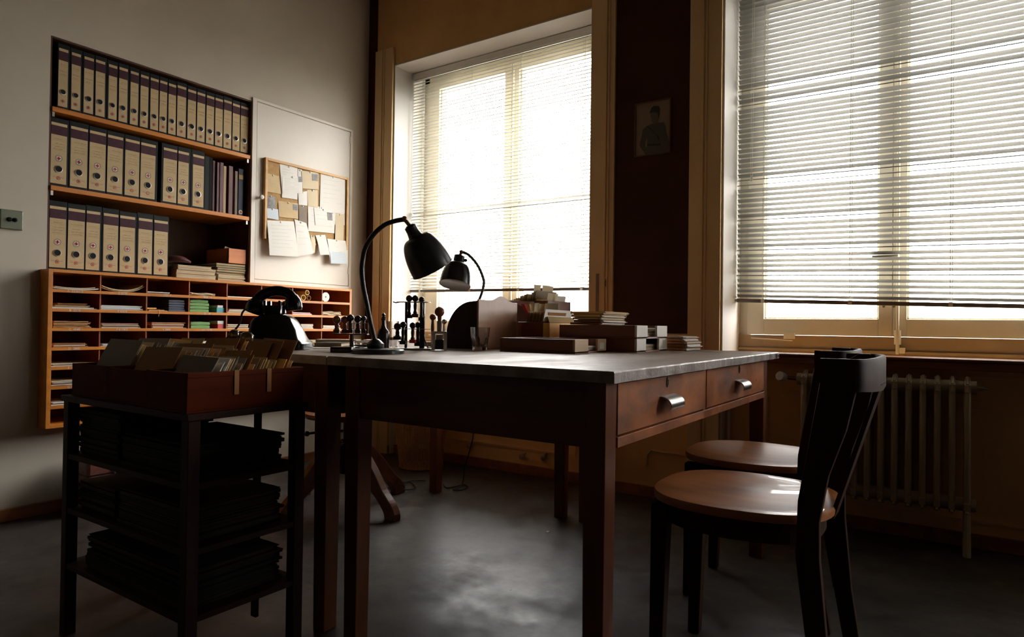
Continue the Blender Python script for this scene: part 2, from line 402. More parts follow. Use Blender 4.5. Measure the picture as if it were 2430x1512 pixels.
window(2, W2a, W2b, -.808, -.298, -.184, .34, .921)
window(3, W3a, W3b, 1.32, 1.83, 1.945, 2.47, .921)  # unseen, added for light on surfaces facing right
window(4, W4a, W4b, 3.45, 3.96, 4.075, 4.60, .921)  # unseen, added to brighten the room further

# ------------------------------------------------------------------ venetian blinds
def blind(a, b_, y, z0L, z0R, pitch, wid, tiltf, flats, mt, label, cords, wand):
    rt = thing('venetian_blind', label, 'blind', ((a+b_)/2, y, WT-.03), 0, 'venetian blinds in the two windows')
    zt = WT-.06; zm = (z0L+z0R)/2; n = int((zt-zm)/pitch)
    w = MB()
    for i in range(n):
        fr = 1-i/n
        zl = z0L + .022 + i*pitch; zr = z0R + .022 + i*pitch
        zl = zl*fr + (zm+.022+i*pitch)*(1-fr); zr = zr*fr + (zm+.022+i*pitch)*(1-fr)
        tl = tiltf(i)
        if i in flats: tl = flats[i]
        prof = []
        for k in range(7):
            u_ = (k/6-.5); yy = u_*wid; cr = (.0022 if wid < .027 else .0046)*(1-4*u_*u_)
            prof.append((yy, cr))
        lo = []
        full = prof + [(p_[0], p_[1]-.0005) for p_ in prof[::-1]]
        c_, s_ = math.cos(tl), math.sin(tl)
        L = []; Rr = []
        j1 = random.uniform(-.0009, .0009); j2 = random.uniform(-.0009, .0009)
        for yy, zz in full:
            y2 = yy*c_ - zz*s_; z2 = yy*s_ + zz*c_
            L.append((a, y+y2, zl+z2+j1)); Rr.append((b_, y+y2, zr+z2+j2))
        m_ = len(L); vs = L+Rr
        fs = [(k, (k+1) % m_, m_+(k+1) % m_, m_+k) for k in range(m_)] + [list(range(m_))[::-1], list(range(m_, 2*m_))]
        w.add(vs, fs, False)
    w.build('slats', mt, rt)
    w = MB(); w.hexa([(a, y-.012, z0L-.012), (b_, y-.012, z0R-.012), (b_, y+.012, z0R-.012), (a, y+.012, z0L-.012),
                      (a, y-.012, z0L+.006), (b_, y-.012, z0R+.006), (b_, y+.012, z0R+.006), (a, y+.012, z0L+.006)])
    w.build('bottom_rail', 'rail', rt, bevel=.002)
    MB().box((a-.002, y-.02, WT-.05), (b_+.002, y+.02, WT-.012)).build('head_rail', 'slat', rt)
    for cx in cords:
        w = MB(); zc = z0L+(z0R-z0L)*(cx-a)/(b_-a)
        for dy in (-wid*.42, wid*.42): w.tube([(cx, y+dy, zc-.008), (cx, y+dy, zt)], .0011, 5)
        w.tube([(cx+.008, y-wid*.3, zc), (cx+.008, y-wid*.3, zt)], .0009, 5)
        w.box((cx-.006, y-.014, zc-.013), (cx+.010, y+.014, zc+.008))
        w.build('ladder_cord', 'cord', rt)
    wx, wz = wand
    w = MB(); w.tube([(wx, y-.03, wz), (wx+.004, y-.03, WT-.05)], .0010, 5); w.tube([(wx-.008, y-.032, wz), (wx-.004, y-.03, WT-.05)], .0010, 5)
    w.lathe([(.002, .02), (.004, .012), (.007, -.004), (.006, -.010), (0, -.012)], 10, (wx-.004, y-.031, wz-.008))
    w.build('pull_cord', 'cord', rt)
    return rt
rd = math.radians
fl1 = {i: rd(5) for i in ()}; fl1[24] = rd(-20)
blind(W1a+.010, W1b-.012, 3.38, 1.104, 1.090, .0215, .025, lambda i: rd(29+i*.10+random.uniform(-1.5, 1.5)), fl1, 'slat',
      'cream venetian blind with almost level slats in the left window behind the desk lamps', [-3.05, -2.62, -2.24, -1.80], (-3.115, 1.55))
fl2 = {2+i: v for i, v in ()}
for i, v in ((4, 8), (9, 8), (15, 8), (22, 12), (23, 10), (38, 17), (41, 19)): fl2[i] = rd(v)
blind(W2a+.012, W2b-.012, 3.42, 1.016, .972, .0258, .0285, lambda i: rd(-25-random.uniform(-2, 2)), fl2, 'slat2',
      'shade-toned white venetian blind with steeply tilted slats in the right window above the radiator', [-.80, -.41, -.02, .36], (-.848, 1.63))

# ================================================================== LEFT WALL
# bookcase niche
bk = thing('wall_bookcase', 'dark built-in bookcase with orange wooden shelves full of binders in the left wall', 'bookcase', (XL-.15, 1.775, BZ1))
xb = XL-.33
MB().box((xb-.02, 1.266, BZ1+.001), (xb, 2.285, 2.154)).build('back_panel', 'darkin', bk)
MB().box((xb, 1.266, BZ1+.001), (XL-.004, 1.272, 2.154)).build('side_panel', 'darkin', bk)
MB().box((xb, 2.279, BZ1+.001), (XL-.004, 2.285, 2.154)).build('side_panel', 'darkin', bk)
MB().box((xb, 1.272, 2.148), (XL-.004, 2.279, 2.154)).build('top_panel', 'darkin', bk)
SH = [(1.457, 1.479), (1.814, 1.836)]
for z0, z1 in SH:
    s_ = MB().box((xb, 1.273, z0), (XL+.006, 2.276, z1)).build('shelf', 'orange', bk, bevel=.0015)
    for yy in (1.276, 2.262): MB().box((XL-.03, yy, z0-.022), (XL-.002, yy+.01, z0-.001)).build('shelf_bracket', 'steel', s_)

BT = BZ1   # top of the pigeonhole cabinet
def binder(y0, y1, la, lb, z0, h, style, label, group, k):
    """upright file binder, spine towards the room"""
    rt = thing('file_binder', label, 'binder', (XL-.02, (y0+y1)/2, z0), 0, group)
    xs = XL-.018
    w = MB(); w.box((xs-.285, y0, z0), (xs, y1, z0+h)); w.build('binder_case', 'case' if style != 'dim' else 'case2', rt, bevel=.002)
    e = .0012; lz0 = z0+.014; lz1 = z0+min(h-.022, .293) if style != 'narrow' else z0+h-.022
    w = MB()
    j = random.uniform(-.0015, .0015)
    w.hexa([(xs, la+j, lz0), (xs+e, la+j, lz0), (xs+e, lb+j, lz0), (xs, lb+j, lz0), (xs, la, lz1), (xs+e, la, lz1), (xs+e, lb, lz1), (xs, lb, lz1)])
    lab = w.build('spine_label', 'label', rt)
    def q(mb, ya, yb, za, zb, d=.0004): mb.box((xs+e, ya, za), (xs+e+d, yb, zb))
    w = MB(); bt = lz1-.013; q(w, la, lb, bt-.042, bt); w.build('purple_band', 'band', lab)
    cy = (la+lb)/2; wd = lb-la
    w = MB(); rr = random.Random(k*13+5)
    zz = bt-.062
    rows = (zz, zz-.022, zz-.036, zz-.046) if style == 'wide' else (zz, zz-.03, zz-.045)
    for n_, zr in enumerate(rows):
        yy = la+wd*rr.uniform(.12, .25); end = lb-wd*rr.uniform(.1, .35)
        while yy < end:
            l_ = rr.uniform(.002, .005); hh = rr.uniform(.0012, .004)
            w.hexa([(xs+e, yy, zr), (xs+e+.0003, yy, zr), (xs+e+.0003, yy+l_, zr+hh*.3), (xs+e, yy+l_, zr+hh*.3),
                    (xs+e, yy, zr+.0009), (xs+e+.0003, yy, zr+.0009), (xs+e+.0003, yy+l_, zr+hh), (xs+e, yy+l_, zr+hh)])
            yy += l_+rr.uniform(0, .002)
    for zr in (zz-.006, zz-.030, zz-.050): q(w, la+.002, lb-.002, zr, zr+.0004, .0002)
    w.build('handwriting', 'ink', lab)
    hz = z0+.014+.067; hr = min(.0135, wd*.26)
    rx = R3('Y', math.pi/2)
    w = MB(); w.lathe([(hr+.003, 0), (hr+.003, .0022), (hr, .0026), (hr, .0)], 20, (xs+e, cy, hz), rx, closed=True); fr_ = w.build('finger_ring', 'steel', rt)
    w = MB(); w.lathe([(1e-6, .0012), (hr, .0012), (hr, 0), (1e-6, 0)], 20, (xs+e, cy, hz), rx); w.build('finger_hole', 'hole', fr_)
    def cross(mb, cz, s_, t_, d): q(mb, cy-s_, cy+s_, cz-t_, cz+t_, d); q(mb, cy-t_, cy+t_, cz-s_, cz+s_, d)
    if style == 'wide':
        ez = z0+.014+.116
        w = MB(); w.lathe([(.0115, .0002), (.0155, .0002), (.0155, .0006), (.0115, .0006)], 24, (xs+e, cy, ez), rx, closed=True); w.build('emblem_ring', 'ring', lab)
        w = MB(); w.lathe([(1e-6, .0005), (.0105, .0005), (.0105, 0), (1e-6, 0)], 20, (xs+e, cy, ez), rx); w.build('emblem_disc', 'white', lab)
        w = MB(); cross(w, ez, .0082, .0027, .0012); w.build('red_cross', 'red', lab)
        ez = z0+.014+.026
        w = MB(); w.lathe([(1e-6, .0005), (.0085, .0005), (.0085, 0), (1e-6, 0)], 20, (xs+e, cy, ez), rx); w.build('red_disc', 'red', lab)
        w = MB(); cross(w, ez, .0062, .0024, .0011); w.build('white_cross', 'label', lab)
        w = MB(); q(w, la+.002, lb-.002, ez+.009, ez+.0096); q(w, la+.002, lb-.002, ez-.016, ez-.0154); q(w, cy-wd*.36, cy-.010, ez+.002, ez+.0045); q(w, cy+.010, cy+wd*.36, ez+.002, ez+.0045)
        w.build('printed_rules', 'ring', lab)
    else:
        ez = z0+.014+.026
        w = MB(); w.lathe([(.0072, .0002), (.0092, .0002), (.0092, .0006), (.0072, .0006)], 18, (xs+e, cy, ez), rx, closed=True); w.build('emblem_ring', 'ring', lab)
        w = MB(); cross(w, ez, .0058, .0019, .0010); w.build('red_cross', 'red', lab)
def yv(px, py): return at(px, py, 'x', XL-.017).y
row1 = [(137.6,160),(168.6,190),(198.5,221),(226,248),(257,276.7),(282,302),(309.4,328),(333.5,352),(357,376.5),(378.6,397.5),(399,417.5),(421,441.5),(446.3,466),(468,487),(490.7,509),(511,529),(532,551),(552,570),(572.5,590)]
row2 = [(120,158),(167,207),(212,250),(255,291),(297,331),(334,369),(388,420),(423,448),(458,484)]
row3 = [(117,156),(161.5,201),(204.5,237),(245.5,280),(284.5,320),(328.5,361),(366,398)]
def do_row(row, py, z0, h, style, shelf, lim, y_first=None):
    n = len(row); ys = [(yv(a, py), yv(b_, py)) for a, b_ in row]
    for i, (a, b_) in enumerate(ys):
        lo = (ys[i-1][1]+a)/2+.0008 if i else a-.005
        hi = (b_+ys[i+1][0])/2-.0008 if i < n-1 else b_+.005
        lo = max(lo, a-.011); hi = min(hi, b_+.011)
        lo = max(lo, 1.2735)
        binder(lo, hi, max(a, lo+.003), min(b_, hi-.003), z0, h+random.uniform(-.004, .002), style,
               '%s binder with cream label, %s from the left on the %s' % ('narrow black' if style != 'wide' else 'broad black', ordi[i], shelf),
               'cream-labelled binders on the %s' % shelf, i+lim)
do_row(row1, 240, 1.8365, .302, 'narrow', 'top shelf', 0)
do_row(row2, 390, 1.4795, .318, 'wide', 'middle shelf', 40)
do_row(row3, 560, BT+.001, .318, 'wide', 'cabinet top', 80)
# plain binders and books at the right of the middle shelf
bks = [(486.5,497,'case',.30,'dark grey plain binder'),(498,506,'case2',.30,'black plain binder'),(508,513,'purplebk',.285,'thin maroon folder'),(516,521,'purplebk',.28,'thin dark red folder'),
       (524,532,'purplebk',.285,'maroon mottled ledger'),(533.5,540,'tan',.27,'tan edged ledger'),(544,553.5,'purplebk',.275,'thick purple-brown ledger'),(560,566,'greyc',.255,'thin grey folder'),(569.5,581,'bluef',.275,'navy binder with tan tab and red cross sticker')]
for i, (a, b_, mt, h, lb) in enumerate(bks):
    ya, yb = yv(a, 440), yv(b_, 440)
    rt = thing('ledger' if i > 1 else 'file_binder', lb+', '+ordi[i]+' after the labelled middle-shelf binders', 'book' if i > 1 else 'binder', (XL-.05, (ya+yb)/2, 1.4795), 0, 'plain folders and books at the right of the middle shelf')
    lean = R3('X', rd([0, 0, -1.5, -1, 0, .5, 0, -1, 0][i]))
    MB().box((XL-.26, ya, 1.4805), (XL-.022-.004*(i % 3), yb, 1.4795+h), rot=None).build('cover', mt, rt, bevel=.0012)
    if i in (2, 3, 4, 5, 6): MB().box((XL-.25, ya+.001, 1.482), (XL-.024-.004*(i % 3), yb-.001, 1.4795+h+.001)).build('pages', 'tan', rt)
    if i == 8:
        xs = XL-.022-.004*(i % 3)
        MB().box((xs, ya+.001, 1.4795+h-.06), (xs+.001, yb-.001, 1.4795+h-.035)).build('tan_tab', 'buff', rt)
        cy = (ya+yb)/2
        d_ = MB().lathe([(1e-6, .001), (.0125, .001), (.0125, 0), (1e-6, 0)], 20, (xs, cy, 1.505), R3('Y', math.pi/2)).build('round_sticker', 'white', rt)
        MB().box((xs, cy-.008, 1.5025), (xs+.0016, cy+.008, 1.5075)).box((xs, cy-.0025, 1.497), (xs+.0016, cy+.0025, 1.513)).build('red_cross', 'red', d_)

# stacks beside the lower binders
def flat_stack(px0, px1, y_at, z0, items, xfront, depth, group, place, namek='folder'):
    """items: (thickness, material, label, dy0, dy1)"""
    z = z0
    for i, (t_, mt, lb, d0, d1) in enumerate(items):
        a = px0+d0; b_ = px1+d1; xf = xfront+random.uniform(-.006, .004)
        n = max(1, int(t_/.005))
        rt = thing(namek, '%s, %s from the bottom of %s' % (lb, ordi[i], place), 'folder', (xf-depth/2, (a+b_)/2, z), 0, group)
        w = MB(); tl = random.uniform(-.0012, .0012)
        w.hexa([(xf-depth, a, z), (xf, a, z), (xf, b_, z), (xf-depth, b_, z), (xf-depth, a, z+.0012), (xf, a, z+.0012), (xf, b_, z+.0012), (xf-depth, b_, z+.0012)])
        w.hexa([(xf-depth, a, z+t_-.0018), (xf, a, z+t_-.0018), (xf, b_, z+t_-.0018), (xf-depth, b_, z+t_-.0018), (xf-depth, a, z+t_-.0006), (xf, a, z+t_-.0006), (xf, b_, z+t_-.0006), (xf-depth, b_, z+t_-.0006)])
        w.box((xf-depth-.001, a, z), (xf-depth, b_, z+t_-.0006))
        w.build('folder_cover', mt, rt)
        if t_ > .004:
            w = MB(); zz = z+.0013
            while zz < z+t_-.0028:
                th = random.uniform(.0012, .0026); th = min(th, z+t_-.0019-zz)
                s1, s2 = random.uniform(.001, .006), random.uniform(.001, .007)
                w.box((xf-depth, a+s1, zz), (xf-random.uniform(-.001, .004), b_-s2, zz+th*.8)); zz += th
            w.build('papers', 'cream' if mt != 'greenf' else 'label', rt)
        z += t_
    return z
g1 = 'tan folders lying on the cabinet top'
flat_stack(yv(417, 650), yv(513, 660), 0, BT+.001, [(.030, 'tan', 'thick tan folder', .0, .0), (.020, 'tan', 'curled tan folder', .0, -.006), (.013, 'tan', 'tan folder', .004, -.004), (.012, 'cream', 'pale folder', .006, -.03)], XL-.01, .27, g1, 'the tan pile right of the binders')
g2 = 'dark green and cream folders stacked by the cupboard'
its = [(.011, 'cream', 'cream file', 0, 0), (.010, 'tan', 'tan file', .004, -.004), (.009, 'cream', 'cream file', .0, -.001), (.011, 'cream', 'cream file with torn edge', .003, -.004), (.013, 'greenf', 'green folder', -.004, .0), (.013, 'greenf', 'dark green folder', -.006, -.003), (.012, 'greenf', 'bottle green folder', -.004, 0), (.012, 'greenf', 'green folder with papers', -.01, 0), (.012, 'greenf', 'topmost green folder', -.012, -.002)]
zt_ = flat_stack(yv(515, 650), 2.272, 0, BT+.001, its, XL-.012, .27, g2, 'the green pile beside the cupboard')
cb = thing('card_box', 'orange-brown wooden card box on top of the green folders on the cabinet', 'box', (XL-.12, 2.22, zt_))
w = MB(); y0, y1 = 2.158, 2.276; x0, x1 = XL-.23, XL-.012; zb = zt_+.0005; zh = zb+.088
w.box((x0, y0, zb), (x1, y1, zb+.006)); w.box((x1-.008, y0, zb), (x1, y1, zh)); w.box((x0, y0, zb), (x0+.008, y1, zh)); w.box((x0, y0, zb), (x1, y0+.007, zh)); w.box((x0, y1-.007, zb), (x1, y1, zh))
w.build('box_body', 'boxwood', cb, bevel=.001)
w = MB()
for k in range(16): w.box((x0+.02+k*.011, y0+.012, zb+.01), (x0+.0215+k*.011, y1-.012-(k % 3)*.01, zh+random.uniform(-.02, .003)), rot=R3('Y', .2))
tag(w.build('index_cards', 'buff'), 'buff index cards filed upright in the orange-brown box on the cabinet', 'cards', kind='stuff')
w = MB(); w.hexa([(x0+.12, y0+.03, zh-.02), (x0+.122, y0+.03, zh-.02), (x0+.122, y0+.08, zh-.02), (x0+.12, y0+.08, zh-.02), (x0+.14, y0+.03, zh+.018), (x0+.142, y0+.03, zh+.018), (x0+.142, y0+.08, zh+.006), (x0+.14, y0+.08, zh+.006)])
tag(w.build('paper_slip', 'white'), 'white paper slip sticking out of the orange-brown card box', 'paper')
w = MB(); a, b_ = yv(404, 620), yv(470, 640); z0 = BT+.086
pts = [(XL-.16, a+.045, z0+.018), (XL-.13, a+.065, z0+.028), (XL-.09, a+.10, z0+.026), (XL-.06, a+.135, z0+.012)]
w.tube(smooth_path(pts), [.022, .026, .029, .031]+[.031]*8+[.030, .028, .025, .020, .016, .012, .010], 12, sx=1.2, sy=.55)
tag(w.build('leather_pouch', 'purplebk'), 'glossy dark red leather pouch lying on the tan folders', 'pouch')
w = MB(); w.box((XL-.30, yv(400, 640), BT+.001), (XL-.05, yv(414, 640), BT+.075)); tag(w.build('dark_box', 'case2', bevel=.003), 'small black box between the lower binders and the tan folders', 'box')

# ------------------------------------------------------------------ pigeonhole cabinet
XF = -3.300
pc = thing('pigeonhole_cabinet', 'orange wooden pigeonhole cabinet with labelled slots below the binder shelves', 'cabinet', (XL+.02, (BX0+BX1)/2, BZ0))
t_ = .014
w = MB(); xk = XF-.27
w.box((xk, BX0+.018, BZ0), (XF, BX1-.018, BZ0+.016)); w.box((xk, BX0+.018, BZ1-.014), (XF, BX1-.018, BZ1)); w.box((xk, BX0, BZ0), (XF, BX0+.018, BZ1)); w.box((xk, BX1-.018, BZ0), (XF, BX1, BZ1))
w.build('outer_frame', 'orange', pc, bevel=.001)
MB().box((xk-.006, BX0, BZ0), (xk, BX1, BZ1)).build('back_panel', 'orange_in', pc)
DY = [1.455, 1.667, 1.883, 2.097, 2.312, 2.526, 2.748]
NR = 8; ph = (BZ1-BZ0-.014)/NR
shz = [BZ0+.012+ph*k for k in range(1, NR)]     # top face of each inner shelf
cols = [BX0+.018]+DY+[BX1-.018]
for y in DY: MB().box((xk, y-.003, BZ0+.016), (XF-.006, y+.003, BZ1-.014)).build('divider', 'orange_in', pc)
texts = {(0, 0): 'A  22361/3', (1, 0): 'B  2210', (2, 0): 'C  4840', (3, 0): 'D  2880', (4, 0): 'E  0N10', (5, 0): 'G PKT8', (6, 0): 'F  7.',
         (0, 1): 'E 2020', (1, 1): 'F 655/6', (2, 1): 'F 6159/3', (0, 2): '1001-7', (2, 2): '1 2000', (0, 3): '0028 / 6', (1, 3): '(D  18.', (2, 3): '101 / 6182'}
for k, z in enumerate(shz):
    s_ = MB().box((xk, BX0+.018, z-.006), (XF-.002, BX1-.018, z)).box((XF-.010, BX0+.018, z-.014), (XF, BX1-.018, z)).build('shelf', 'orange', pc, bevel=.0006)
    r_ = NR-2-k
    for c in range(8):
        if (r_, c) in texts:
            yc = (cols[c]+cols[c+1])/2-.01
            mt_ = Matrix(((0, 0, 1, XF+.0003), (1, 0, 0, yc), (0, 1, 0, z-.007), (0, 0, 0, 1)))
            text_mesh(texts[(r_, c)], .0145, mt_, 'painted_number', 'letter', s_)
def slot(r, c):   # r=0 top row ; gives y0,y1,floor z, height
    zf = shz[NR-2-r] if r < NR-1 else BZ0+.016
    return cols[c]+.004, cols[c+1]-.004, zf+.0004, ph-.016
rown = ['top', 'second', 'third', 'fourth', 'fifth', 'sixth', 'seventh', 'bottom']
def sheets(r, c, fy0, fy1, h, mts, curl=0, lab='papers', x_in=.012, name='paper_stack', wav=0):
    y0, y1, z, H = slot(r, c); a = y0+(y1-y0)*fy0; b_ = y0+(y1-y0)*fy1
    n = max(2, int(h/.004)); th = h/n
    mtl = sorted(set(mts)); w = MB()
    for i in range(n):
        s1, s2 = random.uniform(0, .010)*(1 if i else 0), random.uniform(0, .016)*(1 if i else 0); xf = XF-x_in-random.uniform(0, .008)
        yy0, yy1 = a+s1, b_-s2; N = 8; vs = []; zz = z+i*th
        def crv(t): return abs(wav)+curl*(abs(2*t-1)**2.4)*(1 if t > .5 else .55) + wav*math.sin(t*9+i)
        top = []; bot = []
        for q_ in range(N+1):
            t = q_/N; yy = yy0+(yy1-yy0)*t; cz = crv(t)
            for x_ in (xf-.2, xf):
                vs.append((x_, yy, zz+cz)); 
            for x_ in (xf, xf-.2):
                vs.append((x_, yy, zz+cz+th*.82))
        fs = []
        for q_ in range(N):
            o1, o2 = q_*4, q_*4+4
            for e in range(4): fs.append((o1+e, o1+(e+1) % 4, o2+(e+1) % 4, o2+e))
        fs += [(0, 1, 2, 3), (N*4+3, N*4+2, N*4+1, N*4)]
        w.add(vs, fs, False, mtl.index(mts[i % len(mts)]))
    o = w.build(name, mtl)
    tag(o, '%s in the %s row, %s column of the pigeonholes' % (lab, rown[r], ordi[c]), 'papers', 'paper stacks in the pigeonholes')
sheets(0, 0, 0, .97, .010, ['white', 'cream'], .007, 'sagging white papers', 0)
sheets(0, 1, .02, .99, .012, ['tan', 'buff', 'cream'], .030, 'strongly curled tan sheets')
sheets(0, 2, .0, .55, .010, ['greyc', 'white'], 0, 'thin grey papers')
sheets(0, 3, .02, .72, .014, ['buff', 'cream', 'tan'], .0, 'loose buff folders', wav=.002)
sheets(0, 4, .02, .95, .006, ['cream', 'white'], 0, 'thin flat papers')
sheets(1, 0, .0, .97, .008, ['white'], 0, 'white papers topped by tan files')
sheets(1, 1, .01, .97, .022, ['white', 'bluep'], 0, 'pale blue-white papers')
sheets(1, 2, .05, .5, .007, ['buff', 'orangef'], 0, 'buff packet tied with string')
sheets(1, 4, .03, .95, .022, ['cream', 'tan', 'white'], 0, 'thick cream files')
sheets(1, 6, .02, .68, .014, ['white', 'redbox', 'white'], 0, 'white sheets with a red edge')
sheets(1, 7, .02, .75, .022, ['tan', 'cream'], .0, 'crumpled tan papers', wav=.003)
sheets(2, 0, .03, .85, .030, ['orangef', 'buff', 'kraft'], 0, 'orange-brown files', wav=.001)
sheets(2, 1, .03, .9, .024, ['cream', 'greyc', 'pinkf'], 0, 'pale files with a pink cover')
sheets(2, 2, .12, .98, .030, ['orangef', 'cream', 'pinkf'], 0, 'pink and cream files')
sheets(2, 4, .03, .7, .024, ['cream', 'kraft', 'white'], 0, 'white and brown papers')
sheets(2, 6, .3, .75, .030, ['cream', 'white'], 0, 'stepped cream papers')
sheets(2, 7, .05, .75, .022, ['white', 'cream'], 0, 'white card bundle')
sheets(3, 0, .05, .8, .018, ['kraft', 'white', 'orangef'], 0, 'brown and white files')
sheets(3, 1, .03, .75, .012, ['bluep', 'white'], 0, 'pale blue papers')
sheets(3, 2, .02, .6, .028, ['kraft', 'tan', 'greyc'], 0, 'brown paper bundle')
sheets(3, 3, .02, .97, .018, ['white', 'cream'], .014, 'sagging white papers')
sheets(3, 4, .03, .9, .022, ['cream'], 0, 'cream papers behind the telephone')
sheets(3, 6, .03, .95, .018, ['tan', 'cream'], 0, 'tan papers')
sheets(4, 0, .0, .99, .014, ['white', 'greyc', 'cream'], 0, 'long white papers')
sheets(5, 0, .02, .95, .022, ['white', 'cream', 'greyc'], 0, 'loose white papers', wav=.001)
sheets(6, 0, .02, .85, .014, ['white', 'greyc'], 0, 'small white papers')
y0, y1, z, H = slot(1, 0)
for k in range(2): 
    tag(MB().box((XF-.2, y0+.012+.01*k, z+.0125+.009*k), (XF-.016, y1-.035-.012*k, z+.0155+.009*k)).box((XF-.2, y0+.014+.01*k, z+.009+.009*k), (XF-.02, y1-.04-.012*k, z+.0124+.009*k)).build('folder', 'kraft' if k else 'buff'), 'thin %s file above white papers in second row, first column' % ('brown' if k else 'buff'), 'folder')
def bundles(r, c, f0, f1, n, th, mt, nm, lab, group):
    y0, y1, z, H = slot(r, c); a = y0+(y1-y0)*f0; b_ = y0+(y1-y0)*f1
    for k in range(n):
        d = random.uniform(0, .004)
        w = MB(); zz = z+k*(th+.0006)
        N = 6; prof = [(-1, .12), (-.97, .5), (-.97, .85), (0, 1), (.97, .85), (.98, .5), (1, .12), (.9, 0), (-.9, 0)]
        cy = (a+b_)/2; hw = (b_-a)/2-d
        w.prism([(XF-.015-d, cy+p*hw, zz+q_*th) for p, q_ in prof], (-.17, 0, 0))
        tag(w.build(nm, mt, bevel=.0012), '%s, %s from the bottom, %s pigeonhole row, %s column' % (lab, ordi[k], rown[r], ordi[c]), 'bundle' if nm == 'paper_bundle' else 'folder', group)
bundles(1, 3, .02, .55, 4, .0160, 'green', 'paper_bundle', 'green paper-wrapped bundle', 'green bundles in the pigeonholes')
bundles(2, 3, .05, .60, 2, .0175, 'green', 'paper_bundle', 'pale green paper-wrapped bundle', 'green bundles in the pigeonholes')
bundles(1, 2, .52, .95, 5, .0115, 'bluef', 'folder', 'slate blue folded folder', 'slate blue folders in the pigeonholes')
def small_box(r, c, f0, f1, z_off, h, mt, lab):
    y0, y1, z, H = slot(r, c); a = y0+(y1-y0)*f0; b_ = y0+(y1-y0)*f1
    o = MB().box((XF-.10, a, z+z_off), (XF-.016, b_, z+z_off+h)).build('small_box', mt, bevel=.001)
    tag(o, lab, 'box', 'little boxes in the pigeonholes')
small_box(1, 3, .76, .99, 0, .026, 'teal', 'small teal box in the second row, beside the green bundles')
small_box(1, 3, .78, .94, .0265, .013, 'white', 'small white box standing on the teal box')
small_box(2, 3, .80, .97, 0, .023, 'redbox', 'small red box in the third row, beside the green bundles')
small_box(2, 3, .79, .97, .0235, .018, 'white', 'small white box standing on the red box')
tag(MB().tube([(XF-.02, slot(1, 2)[0]+.05, slot(1, 2)[2]+.012), (XF+.001, slot(1, 2)[0]+.055, slot(1, 2)[2]+.008), (XF+.002, slot(1, 2)[0]+.052, slot(1, 2)[2]-.028)], .0008, 5).tube([(XF-.02, slot(1, 2)[0]+.05, slot(1, 2)[2]+.0125), (XF-.02, slot(1, 2)[0]+.003, slot(1, 2)[2]+.0115)], .004, 6).build('string', 'amber'), 'string hanging down from the buff packet in the third column', 'string')
# paper rolls
y0, y1, z, H = slot(0, 6)
for i, (dy, dz, r, hol, mt) in enumerate(((.022, .019, .018, .015, 'rollp'), (.075, .018, .0175, .0145, 'rollp'), (.116, .0175, .015, .012, 'kraft'), (.103, .050, .0155, .0125, 'rollp'))):
    w = MB(); cy = y0+dy; w.lathe([(r, 0), (r, -.2), (hol, -.2), (hol, 0)], 20, (XF-.006, cy, z+dz), R3('Y', math.pi/2), closed=True)
    o = w.build('paper_roll', mt)
    tag(o, ['leftmost yellowish paper roll in the top right slots', 'wide open paper roll lying in the middle of the rolls', 'dark brown paper roll beneath the upper one', 'upper paper roll resting on the two right ones'][i], 'paper roll', 'paper rolls in the top row')
y0, y1, z, H = slot(0, 7)
sp = thing('tape_spool', 'white round spool standing right of the paper rolls in the top row', 'spool', (XF-.02, y0+.032, z))
MB().lathe([(.0035, 0), (.030, 0), (.030, .004), (.0035, .004)], 28, (XF-.02, y0+.032, z+.030), R3('Y', math.pi/2), closed=True).build('flange', 'white', sp)
MB().lathe([(.0035, 0), (.020, 0), (.020, -.02), (.0035, -.02)], 20, (XF-.02, y0+.032, z+.030), R3('Y', math.pi/2), closed=True).build('core', 'cream', sp)
MB().lathe([(1e-6, .0046), (.006, .0046), (.006, 0), (1e-6, 0)], 14, (XF-.02, y0+.032, z+.030), R3('Y', math.pi/2)).build('hub', 'black', sp)

# ------------------------------------------------------------------ wall cupboard
cu = thing('wall_cupboard', 'white painted cupboard door with round knob built into the left wall', 'cupboard', (XL, 2.66, 1.12))
w = MB(); ya, yb, za, zb = 2.287, 3.05, BZ1+.002, 2.178
for a_, b_ in (((XL, ya, za), (XL+.008, ya+.028, zb)), ((XL, yb-.020, za), (XL+.008, yb, zb)), ((XL, ya+.028, zb-.016), (XL+.008, yb-.020, zb)), ((XL, ya+.028, za), (XL+.008, yb-.020, za+.022))): w.box(a_, b_)
w.build('door_frame', 'door_paint', cu, bevel=.001)
dr = MB().box((XL, ya+.031, za+.026), (XL+.006, yb-.023, zb-.020)).build('door', 'door_paint', cu, bevel=.0015)
MB().lathe([(.004, 0), (.005, .012), (.011, .016), (.014, .024), (.012, .032), (1e-6, .036)], 20, (XL+.006, ya+.052, 1.602), R3('Y', math.pi/2)).build('knob', 'white', dr)
for zz in (1.20, 2.08): MB().tube([(XL+.007, yb-.024, zz), (XL+.007, yb-.024, zz+.05)], .0035, 8).build('hinge', 'door_paint', dr)
